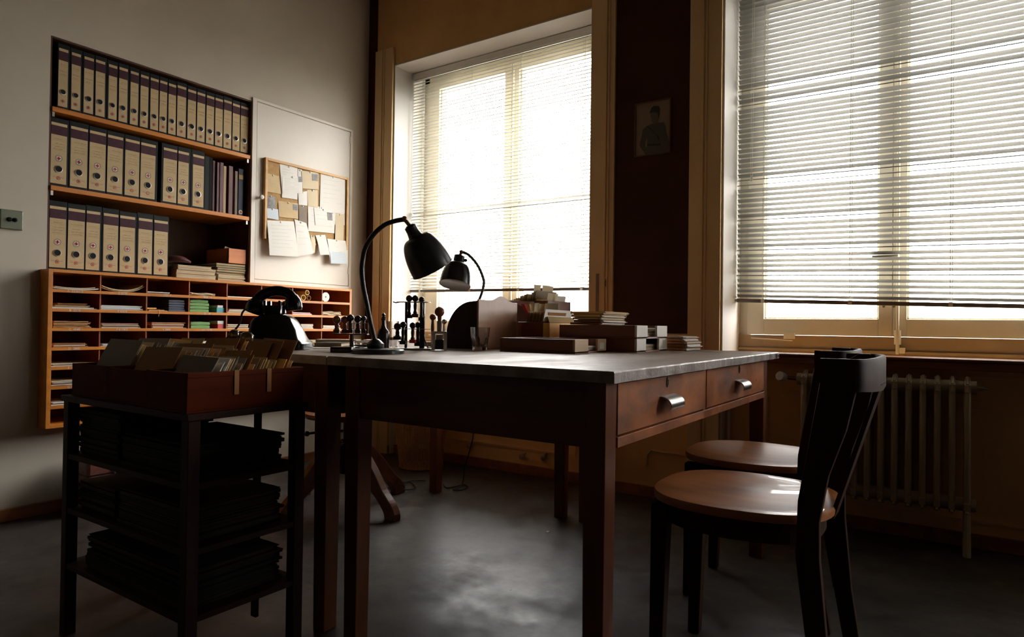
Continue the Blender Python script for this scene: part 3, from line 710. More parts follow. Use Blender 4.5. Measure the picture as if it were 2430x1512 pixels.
# cork board
ca = at(622, 372, 'x', XL+.03); cyb = at(828, 420, 'x', XL+.03)
k0, k1, kz0, kz1 = 2.362, 3.0, 1.362, 1.842
ck = thing('cork_board', 'pine-framed cork notice board covered with pinned papers on the cupboard door', 'notice board', (XL+.01, (k0+k1)/2, kz0))
xc = XL+.008
w = MB()
for a_, b_ in (((xc, k0, kz0), (xc+.022, k0+.016, kz1)), ((xc, k1-.016, kz0), (xc+.022, k1, kz1)), ((xc, k0+.016, kz1-.016), (xc+.022, k1-.016, kz1)), ((xc, k0+.016, kz0), (xc+.022, k1-.016, kz0+.016))): w.box(a_, b_)
w.build('frame', 'corkframe', ck, bevel=.002)
MB().box((xc, k0+.016, kz0+.016), (xc+.012, k1-.016, kz1-.016)).build('cork_panel', 'cork', ck)
def pinned(pts, mt, lab, lift=.004, lines=0, photo=None, curl=0, layer=0):
    """pts = photo crop pixels (crop of 590..860 x 350..650 at 5.04x), order TL TR BR BL"""
    x = xc+.0125+layer*.0022
    P = [at(590+a/5.0407, 350+b_/5.04, 'x', x) for a, b_ in pts]
    def lerp(u_, v_):
        t_ = P[0].lerp(P[1], u_); b2 = P[3].lerp(P[2], u_); q_ = t_.lerp(b2, v_)
        q_ = q_.copy(); q_.x = x + curl*(1-(1-v_)**2) + .0012*math.sin(u_*3.1); q_.y = min(max(q_.y, k0+.0175), k1-.0175)
        if curl < .01: q_.z = max(q_.z, kz0+.0175)
        return q_
    N = 6; w = MB(); vs = []
    for j in range(N+1):
        for i in range(N+1): vs.append(lerp(i/N, j/N))
    n0 = len(vs); vs += [v-Vector((.0005, 0, 0)) for v in vs]
    fs = []
    for j in range(N):
        for i in range(N):
            a = j*(N+1)+i; fs.append((a, a+1, a+N+2, a+N+1)); fs.append((n0+a, n0+a+N+1, n0+a+N+2, n0+a+1))
    ed = [i for i in range(N+1)] + [j*(N+1)+N for j in range(1, N+1)] + [N*(N+1)+i for i in range(N-1, -1, -1)] + [j*(N+1) for j in range(N-1, 0, -1)]
    for q_ in range(len(ed)): a, b2 = ed[q_], ed[(q_+1) % len(ed)]; fs.append((a, b2, n0+b2, n0+a))
    w.add(vs, fs, True)
    o = w.build('pinned_paper' if photo != 'only' else 'photograph', mt); tag(o, lab, 'paper' if photo != 'only' else 'photograph', 'papers pinned on the cork board')
    if lines:
        w = MB(); rr = random.Random(len(lab))
        for k in range(lines):
            v_ = .14+.72*k/lines; u2 = rr.uniform(.55, .9)
            a, b2 = lerp(.12, v_), lerp(u2, v_); d = Vector((.0006, 0, 0)); h = Vector((0, 0, .0009))
            w.hexa([a, a+d, b2+d, b2, a+h, a+d+h, b2+d+h, b2+h])
        w.build('writing', 'pencil', o)
    if photo and photo != 'only':
        u0, v0, u1, v1 = photo; c_ = [lerp(u0, v0), lerp(u1, v0), lerp(u1, v1), lerp(u0, v1)]; d = Vector((.0012, 0, 0)); e = Vector((.0002, 0, 0))
        w = MB(); w.hexa([c_[3]+e, c_[2]+e, c_[2]+d, c_[3]+d, c_[0]+e, c_[1]+e, c_[1]+d, c_[0]+d]); w.build('attached_photo', 'greyphoto', o)
    pn = lerp(.5, .04); w = MB(); w.lathe([(.0055, .0), (.0055, .0025), (.003, .0045), (1e-6, .005)], 12, pn, R3('Y', math.pi/2)); w.build('push_pin', 'white', o)
L = [([(372,195),(585,240),(580,625),(395,598)],'white','tall white letter with typed lines near the upper left of the cork board',9,None,0),
 ([(590,255),(640,270),(640,560),(585,545)],'white','narrow white sheet just right of the tall letter',0,None,0),
 ([(215,308),(362,345),(385,558),(215,530)],'label','pale folded leaflet at the upper left of the cork board',4,None,0),
 ([(400,345),(640,350),(640,545),(400,560)],'white','letter overlapping the tall sheet, with a passport photo at its edge',6,(.8,.0,.99,.33),1),
 ([(632,278),(835,300),(832,505),(645,490)],'cream','cream card with a passport photo at its right',2,(.6,.12,.95,.5),1),
 ([(862,308),(1152,370),(1145,790),(845,770)],'white','largest white sheet at the right of the cork board',6,None,0),
 ([(840,770),(1145,785),(1145,930),(1030,925)],'white','lower flap of the largest sheet',0,None,0),
 ([(208,570),(316,588),(320,735),(205,752)],'greyphoto','dark grey photograph at the left of the cork board',0,'only',0),
 ([(218,725),(352,740),(355,868),(220,845)],'bluep','small pale photo card below the dark photograph',0,None,1),
 ([(352,638),(590,672),(588,855),(360,832)],'label','cream identity card with a small portrait photo',3,(.74,.08,.97,.45),0),
 ([(592,545),(700,520),(700,697),(595,685)],'white','white slip in the middle of the cork board',0,None,0),
 ([(700,505),(828,510),(825,720),(706,700)],'cream','cream slip in the middle of the cork board',0,None,0),
 ([(598,692),(690,700),(698,905),(600,880)],'greyc','two-part grey photo strip in the middle',0,None,0),
 ([(708,690),(1030,730),(1022,1028),(710,1000)],'white','wide white sheet under the identity card at lower centre',3,None,0),
 ([(780,720),(1000,755),(1008,950),(795,930)],'white','white identity card with a grey photo, lower centre',3,(.7,.15,.97,.62),1),
 ([(1040,785),(1140,800),(1130,1120),(1030,1105)],'cream','narrow cream strip at the lower right edge',0,None,1),
 ([(215,870),(540,885),(570,1310),(230,1290)],'white','large white letter hanging below the lower left frame',7,None,2),
 ([(550,860),(690,905),(760,1270),(570,1305)],'white','translucent white sheet next to the large letter',4,None,1),
 ([(800,1050),(915,1045),(945,1285),(835,1288)],'white','tilted blank white card at the bottom of the board',0,None,2),
 ([(740,1050),(800,1060),(775,1265),(735,1255)],'cream','curling cream slip behind the tilted card',0,None,0),
 ([(940,1090),(1160,1118),(1160,1400),(952,1390)],'white','white note with a pale blue handwritten square at lower right',0,None,2)]
for p_, mt, lb, ln, ph_, ly in L: pinned(p_, mt, lb, lines=ln, photo=ph_, curl=.017 if ly == 2 else (.013 if max(q[1] for q in p_) > 1200 else .003), layer=ly*1.4+.3+random.uniform(0, .4))
pinned([(960,1180),(1148,1190),(1148,1395),(962,1385)], 'bluep', 'pale blue handwritten square on the lower right note', lines=9, curl=.017, layer=4.8)
# light switch
sw = thing('light_switch', 'dark square two-gang light switch plate at the far left of the wall', 'switch', (XL, 1.128, 1.298))
MB().box((XL, 1.085, 1.258), (XL+.012, 1.168, 1.342)).build('switch_plate', 'green_metal', sw, bevel=.003)
for yy in (1.117, 1.137): MB().lathe([(.010, 0), (.009, .008), (.004, .018), (1e-6, .019)], 14, (XL+.012, yy, 1.30), R3('Y', math.pi/2)).build('switch_toggle', 'black', sw)

# ------------------------------------------------------------------ portrait between the windows
pr = thing('framed_portrait', 'framed photograph of a uniformed person in a cap, hung between the windows', 'picture', (-1.294, YW-.012, 1.755))
yp = YW-.013
x0, x1, z0, z1 = -1.392, -1.197, 1.756, 2.034
w = MB(); t_ = .006
for a_, b_ in (((x0, yp-.014, z0), (x1, yp, z0+t_)), ((x0, yp-.014, z1-t_), (x1, yp, z1)), ((x0, yp-.014, z0+t_), (x0+t_, yp, z1-t_)), ((x1-t_, yp-.014, z0+t_), (x1, yp, z1-t_))): w.box(a_, b_)
w.build('frame', 'frame_wood', pr, bevel=.001)
ph_ = MB().box((x0+t_, yp-.008, z0+t_), (x1-t_, yp, z1-t_)).build('photograph', 'photo_bg', pr)
def figp(pts, dy, mt, nm):
    P = []
    for a, b_ in pts:   # crop pixels 1480..1620 x 220..400 at 8.4x
        q_ = at(1480+a/8.4, 220+b_/8.4, 'y', yp-.008); P.append((q_.x, yp-.008, q_.z))
    MB().prism(P, (0, -dy, 0)).build(nm, mt, ph_)
figp([(430,1265),(420,1200),(330,1080),(315,1040),(360,860),(380,740),(440,680),(550,625),(690,600),(800,590),(835,650),(850,780),(900,950),(915,1050),(920,1120),(830,1215),(760,1235)], .0008, 'photo_fig', 'printed_uniform')
figp([(535,420),(545,500),(560,570),(600,625),(660,620),(680,560),(705,480),(700,380),(550,385)], .0014, 'photo_skin', 'printed_face')
figp([(515,410),(560,300),(600,265),(700,268),(720,320),(715,440),(690,520),(685,400),(560,390)], .0018, 'photo_dark', 'printed_cap')
figp([(450,675),(490,665),(700,870),(720,950),(690,930),(640,820)], .0014, 'photo_dark', 'printed_strap')
figp([(470,1025),(740,1010),(745,1050),(470,1068)], .0014, 'photo_dark', 'printed_belt')
figp([(430,1000),(470,900),(470,1080),(440,1090)], .0014, 'photo_bg', 'printed_gap')
# small hook and strap on the surround
hk = thing('wall_hook', 'small brass hook on the beige surround right of the left window', 'hook', (-1.545, YW-.024, 1.105))
MB().tube([(-1.545, YW-.022, 1.115), (-1.545, YW-.038, 1.112), (-1.545, YW-.040, 1.095), (-1.545, YW-.032, 1.088)], .0028, 8).box((-1.551, YW-.025, 1.085), (-1.539, YW-.022, 1.125)).build('hook_arm', 'brass', hk)
w = MB(); w.box((-1.606, YW-.026, .93), (-1.590, YW-.022, 1.155))
tag(w.build('roller_strap', 'greyc'), 'flat grey-green pull strap on the surround beside the left window', 'strap')
# ------------------------------------------------------------------ radiator
ra = thing('radiator', 'cream cast-iron column radiator under the right window', 'radiator', (-.26, 3.13, 0))
rx0, n_, yr = -.545, 13, 3.13; pr_ = .0487
for i in range(n_):
    cx = rx0+i*pr_; w = MB()
    for dy in (-.055, 0, .055):
        w.tube([(cx, yr+dy*.75, .185), (cx, yr+dy, .22), (cx, yr+dy, .62), (cx, yr+dy*.7, .66)], [.010, .0125, .0125, .010], 10, sx=.95)
    # shaped head and foot
    for zc, s_ in ((.655, 1), (.19, -1)):
        pts = [(-.07, -.018*s_), (-.066, .008*s_), (-.03, .022*s_), (0, .034*s_), (.03, .022*s_), (.066, .008*s_), (.07, -.018*s_), (0, -.026*s_)]
        w.prism([(cx-.010, yr+a, zc+b_) for a, b_ in pts], (.020, 0, 0))
        w.tube([(cx, yr-.068, zc-.02), (cx, yr-.06, zc+.010*s_), (cx, yr, zc+.033*s_), (cx, yr+.06, zc+.010*s_)], .006, 8)
    if i in (0, n_-1): w.tube([(cx, yr-.04, .19), (cx, yr-.045, 0.0005)], [.012, .014], 8); w.tube([(cx, yr+.04, .19), (cx, yr+.045, 0.0005)], [.012, .014], 8)
    w.build('radiator_section', 'radiator', ra, bevel=0)
xe = rx0+(n_-1)*pr_
for zc in (.650, .195): MB().tube([(rx0-.035, yr-.01, zc), (xe+.03, yr-.01, zc)], .027, 16).build('header_pipe', 'radiator', ra)
MB().tube([(xe+.03, yr, .650), (xe+.05, yr, .650)], .012, 8).tube([(xe+.05, yr, .650), (xe+.066, yr, .646)], .004, 6).build('bleed_valve', 'radiator', ra)
MB().tube([(rx0-.035, yr, .650), (rx0-.075, yr-.004, .652)], [.009, .008], 8).build('valve_body', 'brass', ra)
kx = R3('X', math.pi/2) @ Matrix.Identity(3)
MB().lathe([(.012, -.012), (.021, -.010), (.0225, 0), (.0225, .016), (.019, .022), (.012, .023), (1e-6, .023)], 20, (rx0-.100, yr-.005, .655), R3('X', rd(75)) @ R3('Y', rd(-18))).build('valve_knob', 'reveal', ra)
# pipe in the corner, cable remains on lower wall
tag(MB().tube([(W2a+.03, YW+.03, .0), (W2a+.03, YW+.03, LOWZ-.05)], .007, 10).tube([(W2a+.03, YW+.03, .17), (W2a+.03, YW+.03, .19)], .011, 10).build('wall_pipe', 'reveal'), 'thin white vertical pipe beside the niche under the right window', 'pipe')
w = MB(); P0 = [at(a, b_, 'y', YW-.006) for a, b_ in ((1533, 1105), (1535, 1080), (1545, 1068), (1575, 1074), (1610, 1078), (1640, 1084))]
w.tube(P0, .0045, 7); tag(w.build('wall_cable', 'trim'), 'painted-over cable running along the lower wall behind the chair seats', 'cable')
for i, (a, b_) in enumerate(((1240, 1083), (1290, 1085), (1115, 1058))):
    q_ = at(a, b_, 'y', YW+.04); w = MB(); w.lathe([(.020, 0), (.018, .012), (.010, .016), (1e-6, .017)], 14, q_, R3('X', math.pi/2)); w.tube([q_, q_+Vector((.02, -.012, .006)), q_+Vector((.032, -.014, .03))], .004, 6)
    tag(w.build('cable_clamp', 'radiator'), ['round cable fitting low on the wall, in the middle under the desk', 'small round cable fitting next to the desk leg', 'round fitting low on the wall right of the wicker basket'][i], 'fitting', 'fittings low on the back wall')

# ================================================================== DESKS
ZT = .78
def desk(x0, x1, y0, y1, label, right=True):
    rt = thing('writing_desk', label, 'desk', ((x0+x1)/2, (y0+y1)/2, 0), 0, 'wooden desks standing side by side')
    th = .024; ins = .035; lw = .054
    w = MB(); w.box((x0, y0, ZT-.004), (x1, y1, ZT)); 
    N = 60; 
    w = MB()
    # worn top with slightly ragged right edge
    rr = random.Random(3)
    ring = [(x0, y0), (x1, y0)]
    for k in range(1, N): ring.append((x1+(-abs(rr.gauss(0, .0016)) if right else 0), y0+(y1-y0)*k/N))
    ring += [(x1, y1), (x0, y1)]
    m_ = len(ring)
    vs = [(a, b_, ZT-th) for a, b_ in ring]+[(a, b_, ZT-.003) for a, b_ in ring]+[(a-(.003 if a > x1-.02 else -.0 if a > x0+.01 else -.003), b_+(.003 if b_ == y0 else (-.003 if b_ == y1 else 0)), ZT) for a, b_ in ring]
    fs = [list(range(m_))[::-1], [2*m_+i for i in range(m_)]]
    for l_ in (0, 1):
        for i in range(m_): fs.append((l_*m_+i, l_*m_+(i+1) % m_, (l_+1)*m_+(i+1) % m_, (l_+1)*m_+i))
    w.add(vs, fs)
    for q_ in range(len(w.f)): w.mi[q_] = 0 if q_ == 1 else 1
    tp = w.build('desk_top', ['desktop', 'edge'], rt)
    MB().box((x1-.001, y1-.035, ZT-.021), (x1+.0012, y1-.003, ZT-.006)).build('inventory_plate', 'steel', tp)
    q_ = MB()
    text_mesh('2-46', .013, Matrix(((0, 0, 1, x1+.0014), (1, 0, 0, y1-.019), (0, 1, 0, ZT-.0135), (0, 0, 0, 1))), 'plate_number', 'black', tp, .0002)
    for lx in (x0+ins, x1-ins-lw):
        for ly in (y0+ins, y1-ins-lw):
            w = MB(); z_ = ZT-th
            a, b_ = .004, 0
            w.hexa([(lx+a, ly+a, 0), (lx+lw-a, ly+a, 0), (lx+lw-a, ly+lw-a, 0), (lx+a, ly+lw-a, 0), (lx, ly, z_), (lx+lw, ly, z_), (lx+lw, ly+lw, z_), (lx, ly+lw, z_)])
            w.build('leg', 'leg', rt, bevel=.002)
    w = MB(); za = .613
    w.box((x0+ins+lw, y0+ins+.004, za), (x1-ins-lw, y0+ins+.026, ZT-th)); w.box((x0+ins+lw, y1-ins-.026, za), (x1-ins-lw, y1-ins-.004, ZT-th))
    w.box((x0+ins+.004, y0+ins+lw, za), (x0+ins+.026, y1-ins-lw, ZT-th))
    w.build('apron', 'desk', rt, bevel=.001)
    fx = x1-ins
    w = MB(); w.box((fx-.04, y0+ins+lw, za-.002), (fx+.003, y1-ins-lw, za+.020)); w.box((fx-.04, y0+ins+lw, ZT-th-.006), (fx-.002, y1-ins-lw, ZT-th))
    ym = y0+.684
    w.box((fx-.03, ym-.012, za), (fx-.001, ym+.012, ZT-th)); w.build('drawer_rail', 'drawer' if right else 'desk', rt, bevel=.001)
    for k, (ya, yb) in enumerate(((y0+ins+lw+.003, ym-.014), (ym+.015, y1-ins-lw-.003))):
        d_ = MB().box((fx-.022, ya, za+.024), (fx+.001, yb, ZT-th-.008)).box((fx-.4, ya+.02, za+.03), (fx-.022, yb-.02, za+.08)).build('drawer', 'drawer' if right else 'desk', rt, bevel=.0015)
        yc = (ya+yb)/2+.0; zc = .697 if k == 0 else .695
        # hooded pull
        w = MB(); prof = []
        for i in range(15):
            t_ = i/14*math.pi*.62; prof.append((fx+.001+.030*math.sin(t_), zc+.004-.022*(1-math.cos(t_))))
        loop = prof + [(a-.0025 if a > fx+.004 else a, b_-.0025) for a, b_ in prof[::-1]]
        w.prism([(a, yc-.047, b_) for a, b_ in loop], (0, .094, 0), smooth=True)
        w.build('drawer_pull', 'steel', d_, bevel=.0006)
        ke = MB().lathe([(1e-6, .003), (.0085, .0028), (.010, 0), (1e-6, 0)], 18, (fx+.001, yc-.0, .733), Matrix(((0, 0, 1), (.75, 0, 0), (0, 1.35, 0))).to_3x3()).build('keyhole_plate', 'brass', d_)
        MB().box((fx+.003, yc-.0016, .726), (fx+.0045, yc+.0016, .736)).lathe([(1e-6, .0012), (.0032, .0012), (.0032, 0), (1e-6, 0)], 12, (fx+.003, yc, .737), R3('Y', math.pi/2)).build('keyhole', 'hole', ke)
    return rt
AX0, AX1, DY0, DY1 = -1.424, -.565, 1.203, 2.680
desk(AX0, AX1, DY0, DY1, 'worn dark wooden desk with two drawers facing the chairs')
desk(-2.300, AX0-.003, DY0, DY1, 'dark wooden desk carrying the telephone, left of the desk with the chairs', right=False)

# ================================================================== CHAIRS
def chair(cx, cy, label, rz=0):
    rt = thing('wooden_chair', label, 'chair', (cx, cy, 0), rz, 'wooden chairs at the right side of the desk')
    z = .46
    # seat outline: round front, narrower back
    def outl(s_):
        P = []
        for k in range(48):
            t_ = 2*math.pi*k/48; c_, q_ = math.cos(t_), math.sin(t_)
            ex = .82 if c_ < 0 else .62
            x = .205*math.copysign(abs(c_)**ex, c_); y = .205*math.copysign(abs(q_)**.72, q_)
            y *= 1-.10*max(0, x/.2)
            P.append((x*s_, y*s_))
        return P
    w = MB(); rings = [(1.04, -.020), (1.05, -.008), (1.04, .0), (.95, .001), (.8, -.003), (.6, -.008), (.35, -.011), (.12, -.012)]
    vs = []; 
    for s_, dz in rings:
        for a, b_ in outl(s_): vs.append((a, b_, z+dz))
    fs = [list(range(48))[::-1], [7*48+k for k in range(48)]]
    for i in range(7):
        for k in range(48): fs.append((i*48+k, i*48+(k+1) % 48, (i+1)*48+(k+1) % 48, (i+1)*48+k))
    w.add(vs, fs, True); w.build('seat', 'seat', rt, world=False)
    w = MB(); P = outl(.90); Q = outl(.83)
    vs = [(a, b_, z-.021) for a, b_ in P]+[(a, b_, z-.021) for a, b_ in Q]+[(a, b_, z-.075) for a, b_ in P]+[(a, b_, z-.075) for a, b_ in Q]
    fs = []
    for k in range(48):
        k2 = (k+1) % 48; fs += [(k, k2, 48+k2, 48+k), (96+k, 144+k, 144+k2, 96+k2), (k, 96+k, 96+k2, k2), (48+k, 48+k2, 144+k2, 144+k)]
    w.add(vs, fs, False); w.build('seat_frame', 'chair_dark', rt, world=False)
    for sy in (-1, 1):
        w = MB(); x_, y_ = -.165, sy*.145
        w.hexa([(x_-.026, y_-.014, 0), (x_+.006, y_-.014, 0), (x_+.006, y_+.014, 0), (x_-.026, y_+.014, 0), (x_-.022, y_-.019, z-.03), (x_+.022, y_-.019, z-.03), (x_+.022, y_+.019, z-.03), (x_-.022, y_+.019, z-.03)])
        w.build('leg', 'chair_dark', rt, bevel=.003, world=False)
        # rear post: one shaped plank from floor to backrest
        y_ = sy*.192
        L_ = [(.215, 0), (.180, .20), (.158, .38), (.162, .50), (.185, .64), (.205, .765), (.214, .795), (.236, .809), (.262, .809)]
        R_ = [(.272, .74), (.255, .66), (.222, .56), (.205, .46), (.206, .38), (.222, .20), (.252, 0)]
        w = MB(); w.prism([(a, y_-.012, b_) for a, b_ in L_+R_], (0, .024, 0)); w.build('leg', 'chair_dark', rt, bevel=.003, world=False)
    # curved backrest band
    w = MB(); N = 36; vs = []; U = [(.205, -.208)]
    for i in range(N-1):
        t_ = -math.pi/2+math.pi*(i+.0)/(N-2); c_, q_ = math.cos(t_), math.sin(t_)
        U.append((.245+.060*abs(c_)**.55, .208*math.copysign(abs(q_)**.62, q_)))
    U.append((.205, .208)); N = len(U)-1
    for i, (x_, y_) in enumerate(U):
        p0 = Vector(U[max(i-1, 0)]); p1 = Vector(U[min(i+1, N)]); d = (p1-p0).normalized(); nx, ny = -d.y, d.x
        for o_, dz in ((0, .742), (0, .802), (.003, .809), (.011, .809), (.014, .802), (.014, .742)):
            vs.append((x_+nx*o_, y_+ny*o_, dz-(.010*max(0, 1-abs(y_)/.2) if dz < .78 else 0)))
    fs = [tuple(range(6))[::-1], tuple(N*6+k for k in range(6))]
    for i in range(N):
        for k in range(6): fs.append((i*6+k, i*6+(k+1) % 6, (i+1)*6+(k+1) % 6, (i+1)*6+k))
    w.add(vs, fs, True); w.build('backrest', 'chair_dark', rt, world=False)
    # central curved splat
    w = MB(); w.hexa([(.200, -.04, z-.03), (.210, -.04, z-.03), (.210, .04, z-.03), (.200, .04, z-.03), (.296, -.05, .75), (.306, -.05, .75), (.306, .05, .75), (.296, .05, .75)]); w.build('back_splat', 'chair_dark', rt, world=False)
    return rt
chair(-.442, 1.722, 'nearer wooden chair with dished seat at the right side of the desk')
chair(-.548, 2.262, 'farther wooden chair, half hidden behind the nearer chair', rd(1.5))

# ================================================================== THINGS ON THE DESKS
def az(px, py, Z):      # point at camera depth Z
    return EYE + (_f + _r*((px-1215)/FPX) - _u*((py-756)/FPX))*Z
RI = Vector((math.cos(YAW), math.sin(YAW), 0)); FW = Vector((-math.sin(YAW), math.cos(YAW), 0)); UP = Vector((0, 0, 1))
def desk_lamp(Z, arm, ball, n0, n1, rim, rn0, rn1, rr_, depth, base, rb, label, mt, armr, tube_mt, inner=True, knob=None):
    b0 = Vector((base[0], base[1], ZT))
    rt = thing('desk_lamp', label, 'lamp', b0)
    MB().lathe([(rb, .0005), (rb, .010), (rb-.004, .014), (.03, .016), (1e-6, .016)], 40, b0).build('base', mt, rt)
    P = [az(a, b_, Z) for a, b_ in arm]
    st = P[0]; MB().lathe([(.022, .014), (.026, .020), (.026, .030), (.018, .038), (.010, .044), (1e-6, .046)], 24, (st.x, st.y, ZT)).build('base_knob', mt, rt)
    P = [Vector((st.x, st.y, ZT+.03))]+P
    a_ = MB().tube(smooth_path(P), armr, 12).build('arm', tube_mt, rt)
    bl = az(*ball, Z); hd = MB().sphere(bl, .0095, 14).tube([bl, az(*n0, Z)], .006, 8).build('swivel_joint', 'brass', rt)
    N0, N1, RM = az(*n0, Z), az(*n1, Z), az(*rim, Z)+FW*depth
    ax = (RM-N0).normalized(); L0 = (N1-N0).dot(ax); L1 = (RM-N0).length
    q_ = Vector((0, 0, 1)).rotation_difference(ax).to_matrix()
    prof = [(1e-6, 0), (rn0*.55, .001), (rn0, .006), (rn0, L0*.55), (rn1, L0), (rn1*1.15, L0+.003)]
    n = 10
    for i in range(1, n+1):
        t_ = i/n; prof.append((rn1*1.15+(rr_-rn1*1.15)*math.sin(t_*math.pi/2)**.72, L0+.003+(L1-L0-.003)*(1-math.cos(t_*math.pi/2))**.9*1))
    outer = prof
    inn = [(r-.0016 if r > .003 else r, z+.001) for r, z in prof[4:]][::-1]
    w = MB(); w.lathe(outer+[(rr_+.0014, L1), (rr_+.0014, L1+.002), (rr_-.0014, L1+.001)], 44, N0, q_)
    sh = w.build('lamp_shade', mt, rt)
    MB().lathe([(rr_-.0016, L1+.0005)]+inn+[(1e-6, L0+.008)], 44, N0, q_).build('shade_lining', 'shade_in' if inner else 'black', sh)
    MB().sphere(N0+ax*(L1-.028), .024, 18).build('light_bulb', 'bulb', rt)
    if knob:
        kp = az(*knob, Z); MB().sphere(kp, .008, 12).tube([kp, kp-RI*.014], .004, 8).build('switch_knob', 'black', rt)
    return rt
desk_lamp(2.0, [(890.7, 814), (887, 796.6), (879, 764), (870.6, 721), (863, 686), (859, 656), (858.5, 631), (866, 590.6), (885.6, 558), (910.8, 535), (936, 525), (957, 521)],
          (960, 520), (971, 534), (984.5, 562), (1022, 633), .0185, .0215, .068, .045, (-1.455, 1.425), .079,
          'large black gooseneck desk lamp on round base in front of the left window', 'lampblack', [.009]+[.0072]*70, 'lampblack', False)
desk_lamp(2.9, [(1122, 800), (1127, 750), (1134, 721), (1143, 696), (1148, 676), (1147, 661), (1137, 636), (1124, 617), (1109, 603), (1096, 598)],
          (1095, 598), (1091, 606), (1090.4, 628), (1081.6, 677), .024, .027,   .068, -.042, (-1.772, 2.304), .07,
          'smaller grey-green desk lamp with open shade and bulb, behind the curved letter sorter', 'black', .0062, 'green_metal', True, (1105, 618))

# ---- rotary telephone seen from behind
tz = 2.22; tc = az(668, 829, tz); tc.z = ZT
k_ = tz/FPX
tel = thing('telephone', 'old black telephone with handset on its cradle on the left desk', 'telephone', tc, YAW)
def tp(cx, cy, d=0): return Vector(((cx/8.9+560-668)*k_, d, (829.6-(cy/8.9+670))*k_))
rings = [(1432, 330, 1535, .085), (1290, 330, 1540, .085), (1255, 340, 1510, .082), (1200, 350, 1440, .075), (1000, 355, 1350, .062), (850, 375, 1262, .052), (780, 425, 1215, .046), (725, 510, 1140, .040), (690, 600, 1060, .034), (660, 680, 950, .028)]
w = MB(); vs = []; nn = 32
for cy, a, b_, dh in rings:
    A, B_ = tp(a, cy), tp(b_, cy); c = (A+B_)/2; hw = (B_.x-A.x)/2
    for k in range(nn):
        t_ = 2*math.pi*k/nn; c_, s_ = math.cos(t_), math.sin(t_)
        vs.append((c.x+hw*math.copysign(abs(c_)**.38, c_), dh*math.copysign(abs(s_)**.38, s_), max(c.z, .0015)))
fs = [list(range(nn))[::-1], [9*nn+k for k in range(nn)]]
for i in range(9):
    for k in range(nn): fs.append((i*nn+k, i*nn+(k+1) % nn, (i+1)*nn+(k+1) % nn, (i+1)*nn+k))
w.add(vs, fs, True); w.build('body', 'bakelite', tel, world=False)
w = MB(); a, b_ = tp(660, 665), tp(950, 500)
w.box((a.x, -.025, a.z), (b_.x, .025, b_.z)); 
for cx in (652, 962):
    q_ = tp(cx, 400); w.box((q_.x-.004, -.03, a.z), (q_.x+.004, -.016, q_.z)); w.box((q_.x-.004, .016, a.z), (q_.x+.004, .03, q_.z))
w.build('cradle', 'bakelite', tel, bevel=.002, world=False)
P = smooth_path([tp(400, 470, -.01), tp(500, 310), tp(680, 215), tp(870, 190), tp(1050, 225), tp(1160, 310), tp(1200, 430, .01)], 5)
hs = MB().tube(P, [.020]+[.0145]*(len(P)-2)+[.019], 14, sy=1.25, sx=1.0).build('handset', 'bakelite', tel, world=False)
for cx, cy, r, tl in ((410, 520, .0315, .35), (1195, 450, .0285, -.12)):
    q_ = tp(cx, cy); MB().lathe([(1e-6, .030), (r*.6, .026), (r*.93, .012), (r, -.004), (r, -.016), (r*.9, -.024), (1e-6, -.026)], 26, q_, R3('Y', tl)).build('earpiece' if cx > 800 else 'mouthpiece', 'bakelite', hs, world=False)
for cx, cy, r in ((320, 1110, .0170), (610, 1170, .0215)):
    q_ = tp(cx, cy, -.135 if cx < 500 else -.15); q_.z = max(q_.z, r+.004)
    w = MB(); w.lathe([(r*.82, .006), (r*.9, .009), (r, .006), (r, -.006), (r*.82, -.006)], 26, q_, R3('X', math.pi/2), closed=True)
    b1 = w.build('bell_rim', 'chrome', tel, world=False)
    MB().lathe([(1e-6, .010), (r*.5, .008), (r*.84, .003), (r*.84, -.004), (1e-6, -.004)], 22, q_, R3('X', math.pi/2)).build('bell_dome', 'brass', b1, world=False)
    MB().tube([(q_.x, q_.y+.006, q_.z), (q_.x, -.06, q_.z)], .004, 8).build('bell_bracket', 'bakelite', tel, world=False)
cp = [tp(225, 590, -.02), tp(165, 680, -.02), tp(135, 850, -.02), tp(85, 980, -.03), tp(10, 1090, -.04), tp(-90, 1220, -.05), tp(-150, 1290, -.05), tp(-270, 1290, -.03)]
def cz(p): return Vector((p.x, p.y, max(p.z, .004)))
coil = [(-270, 1320), (-180, 1350), (-60, 1310), (60, 1290), (160, 1330), (60, 1400), (-120, 1420), (-230, 1380), (-150, 1300), (20, 1330), (150, 1390), (250, 1350), (330, 1300)]
cc = [cz(tp(a, b_, -.05-.02*math.sin(i*1.7))) for i, (a, b_) in enumerate(coil)]
for i, p in enumerate(cc): p.z = .004+.008*((i*7) % 3)
MB().tube(smooth_path(cp+cc, 5), .0034, 8).build('handset_cord', 'cable', tel, world=False)

# ---- stamps
def stamp(px, ytop, ybot, Z, r, hm, bm, label, group, bw=None, zoff=0):
    top = az(px, ytop, Z); bot = az(px, ybot, Z); h = top.z-bot.z
    rt = thing('rubber_stamp', label, 'stamp', bot, YAW, group)
    hb = h-2*r; bw = bw or r*1.25
    pr_ = [(r*.62, .012), (r*.62, .018), (r*.42, hb*.45), (r*.55, hb*.75), (r*.42, hb)]
    for i in range(1, 8):
        t_ = i/8*math.pi; pr_.append((max(r*.42 if i < 2 else 0, r*math.sin(t_)), hb+r-r*math.cos(t_)))
    pr_.append((1e-6, h)); MB().lathe(pr_, 18, (0, 0, 0)).build('handle', hm, rt, world=False)
    MB().box((-bw, -bw*.7, .001), (bw, bw*.7, .013)).build('stamp_block', bm, rt, bevel=.001, world=False)
    return rt
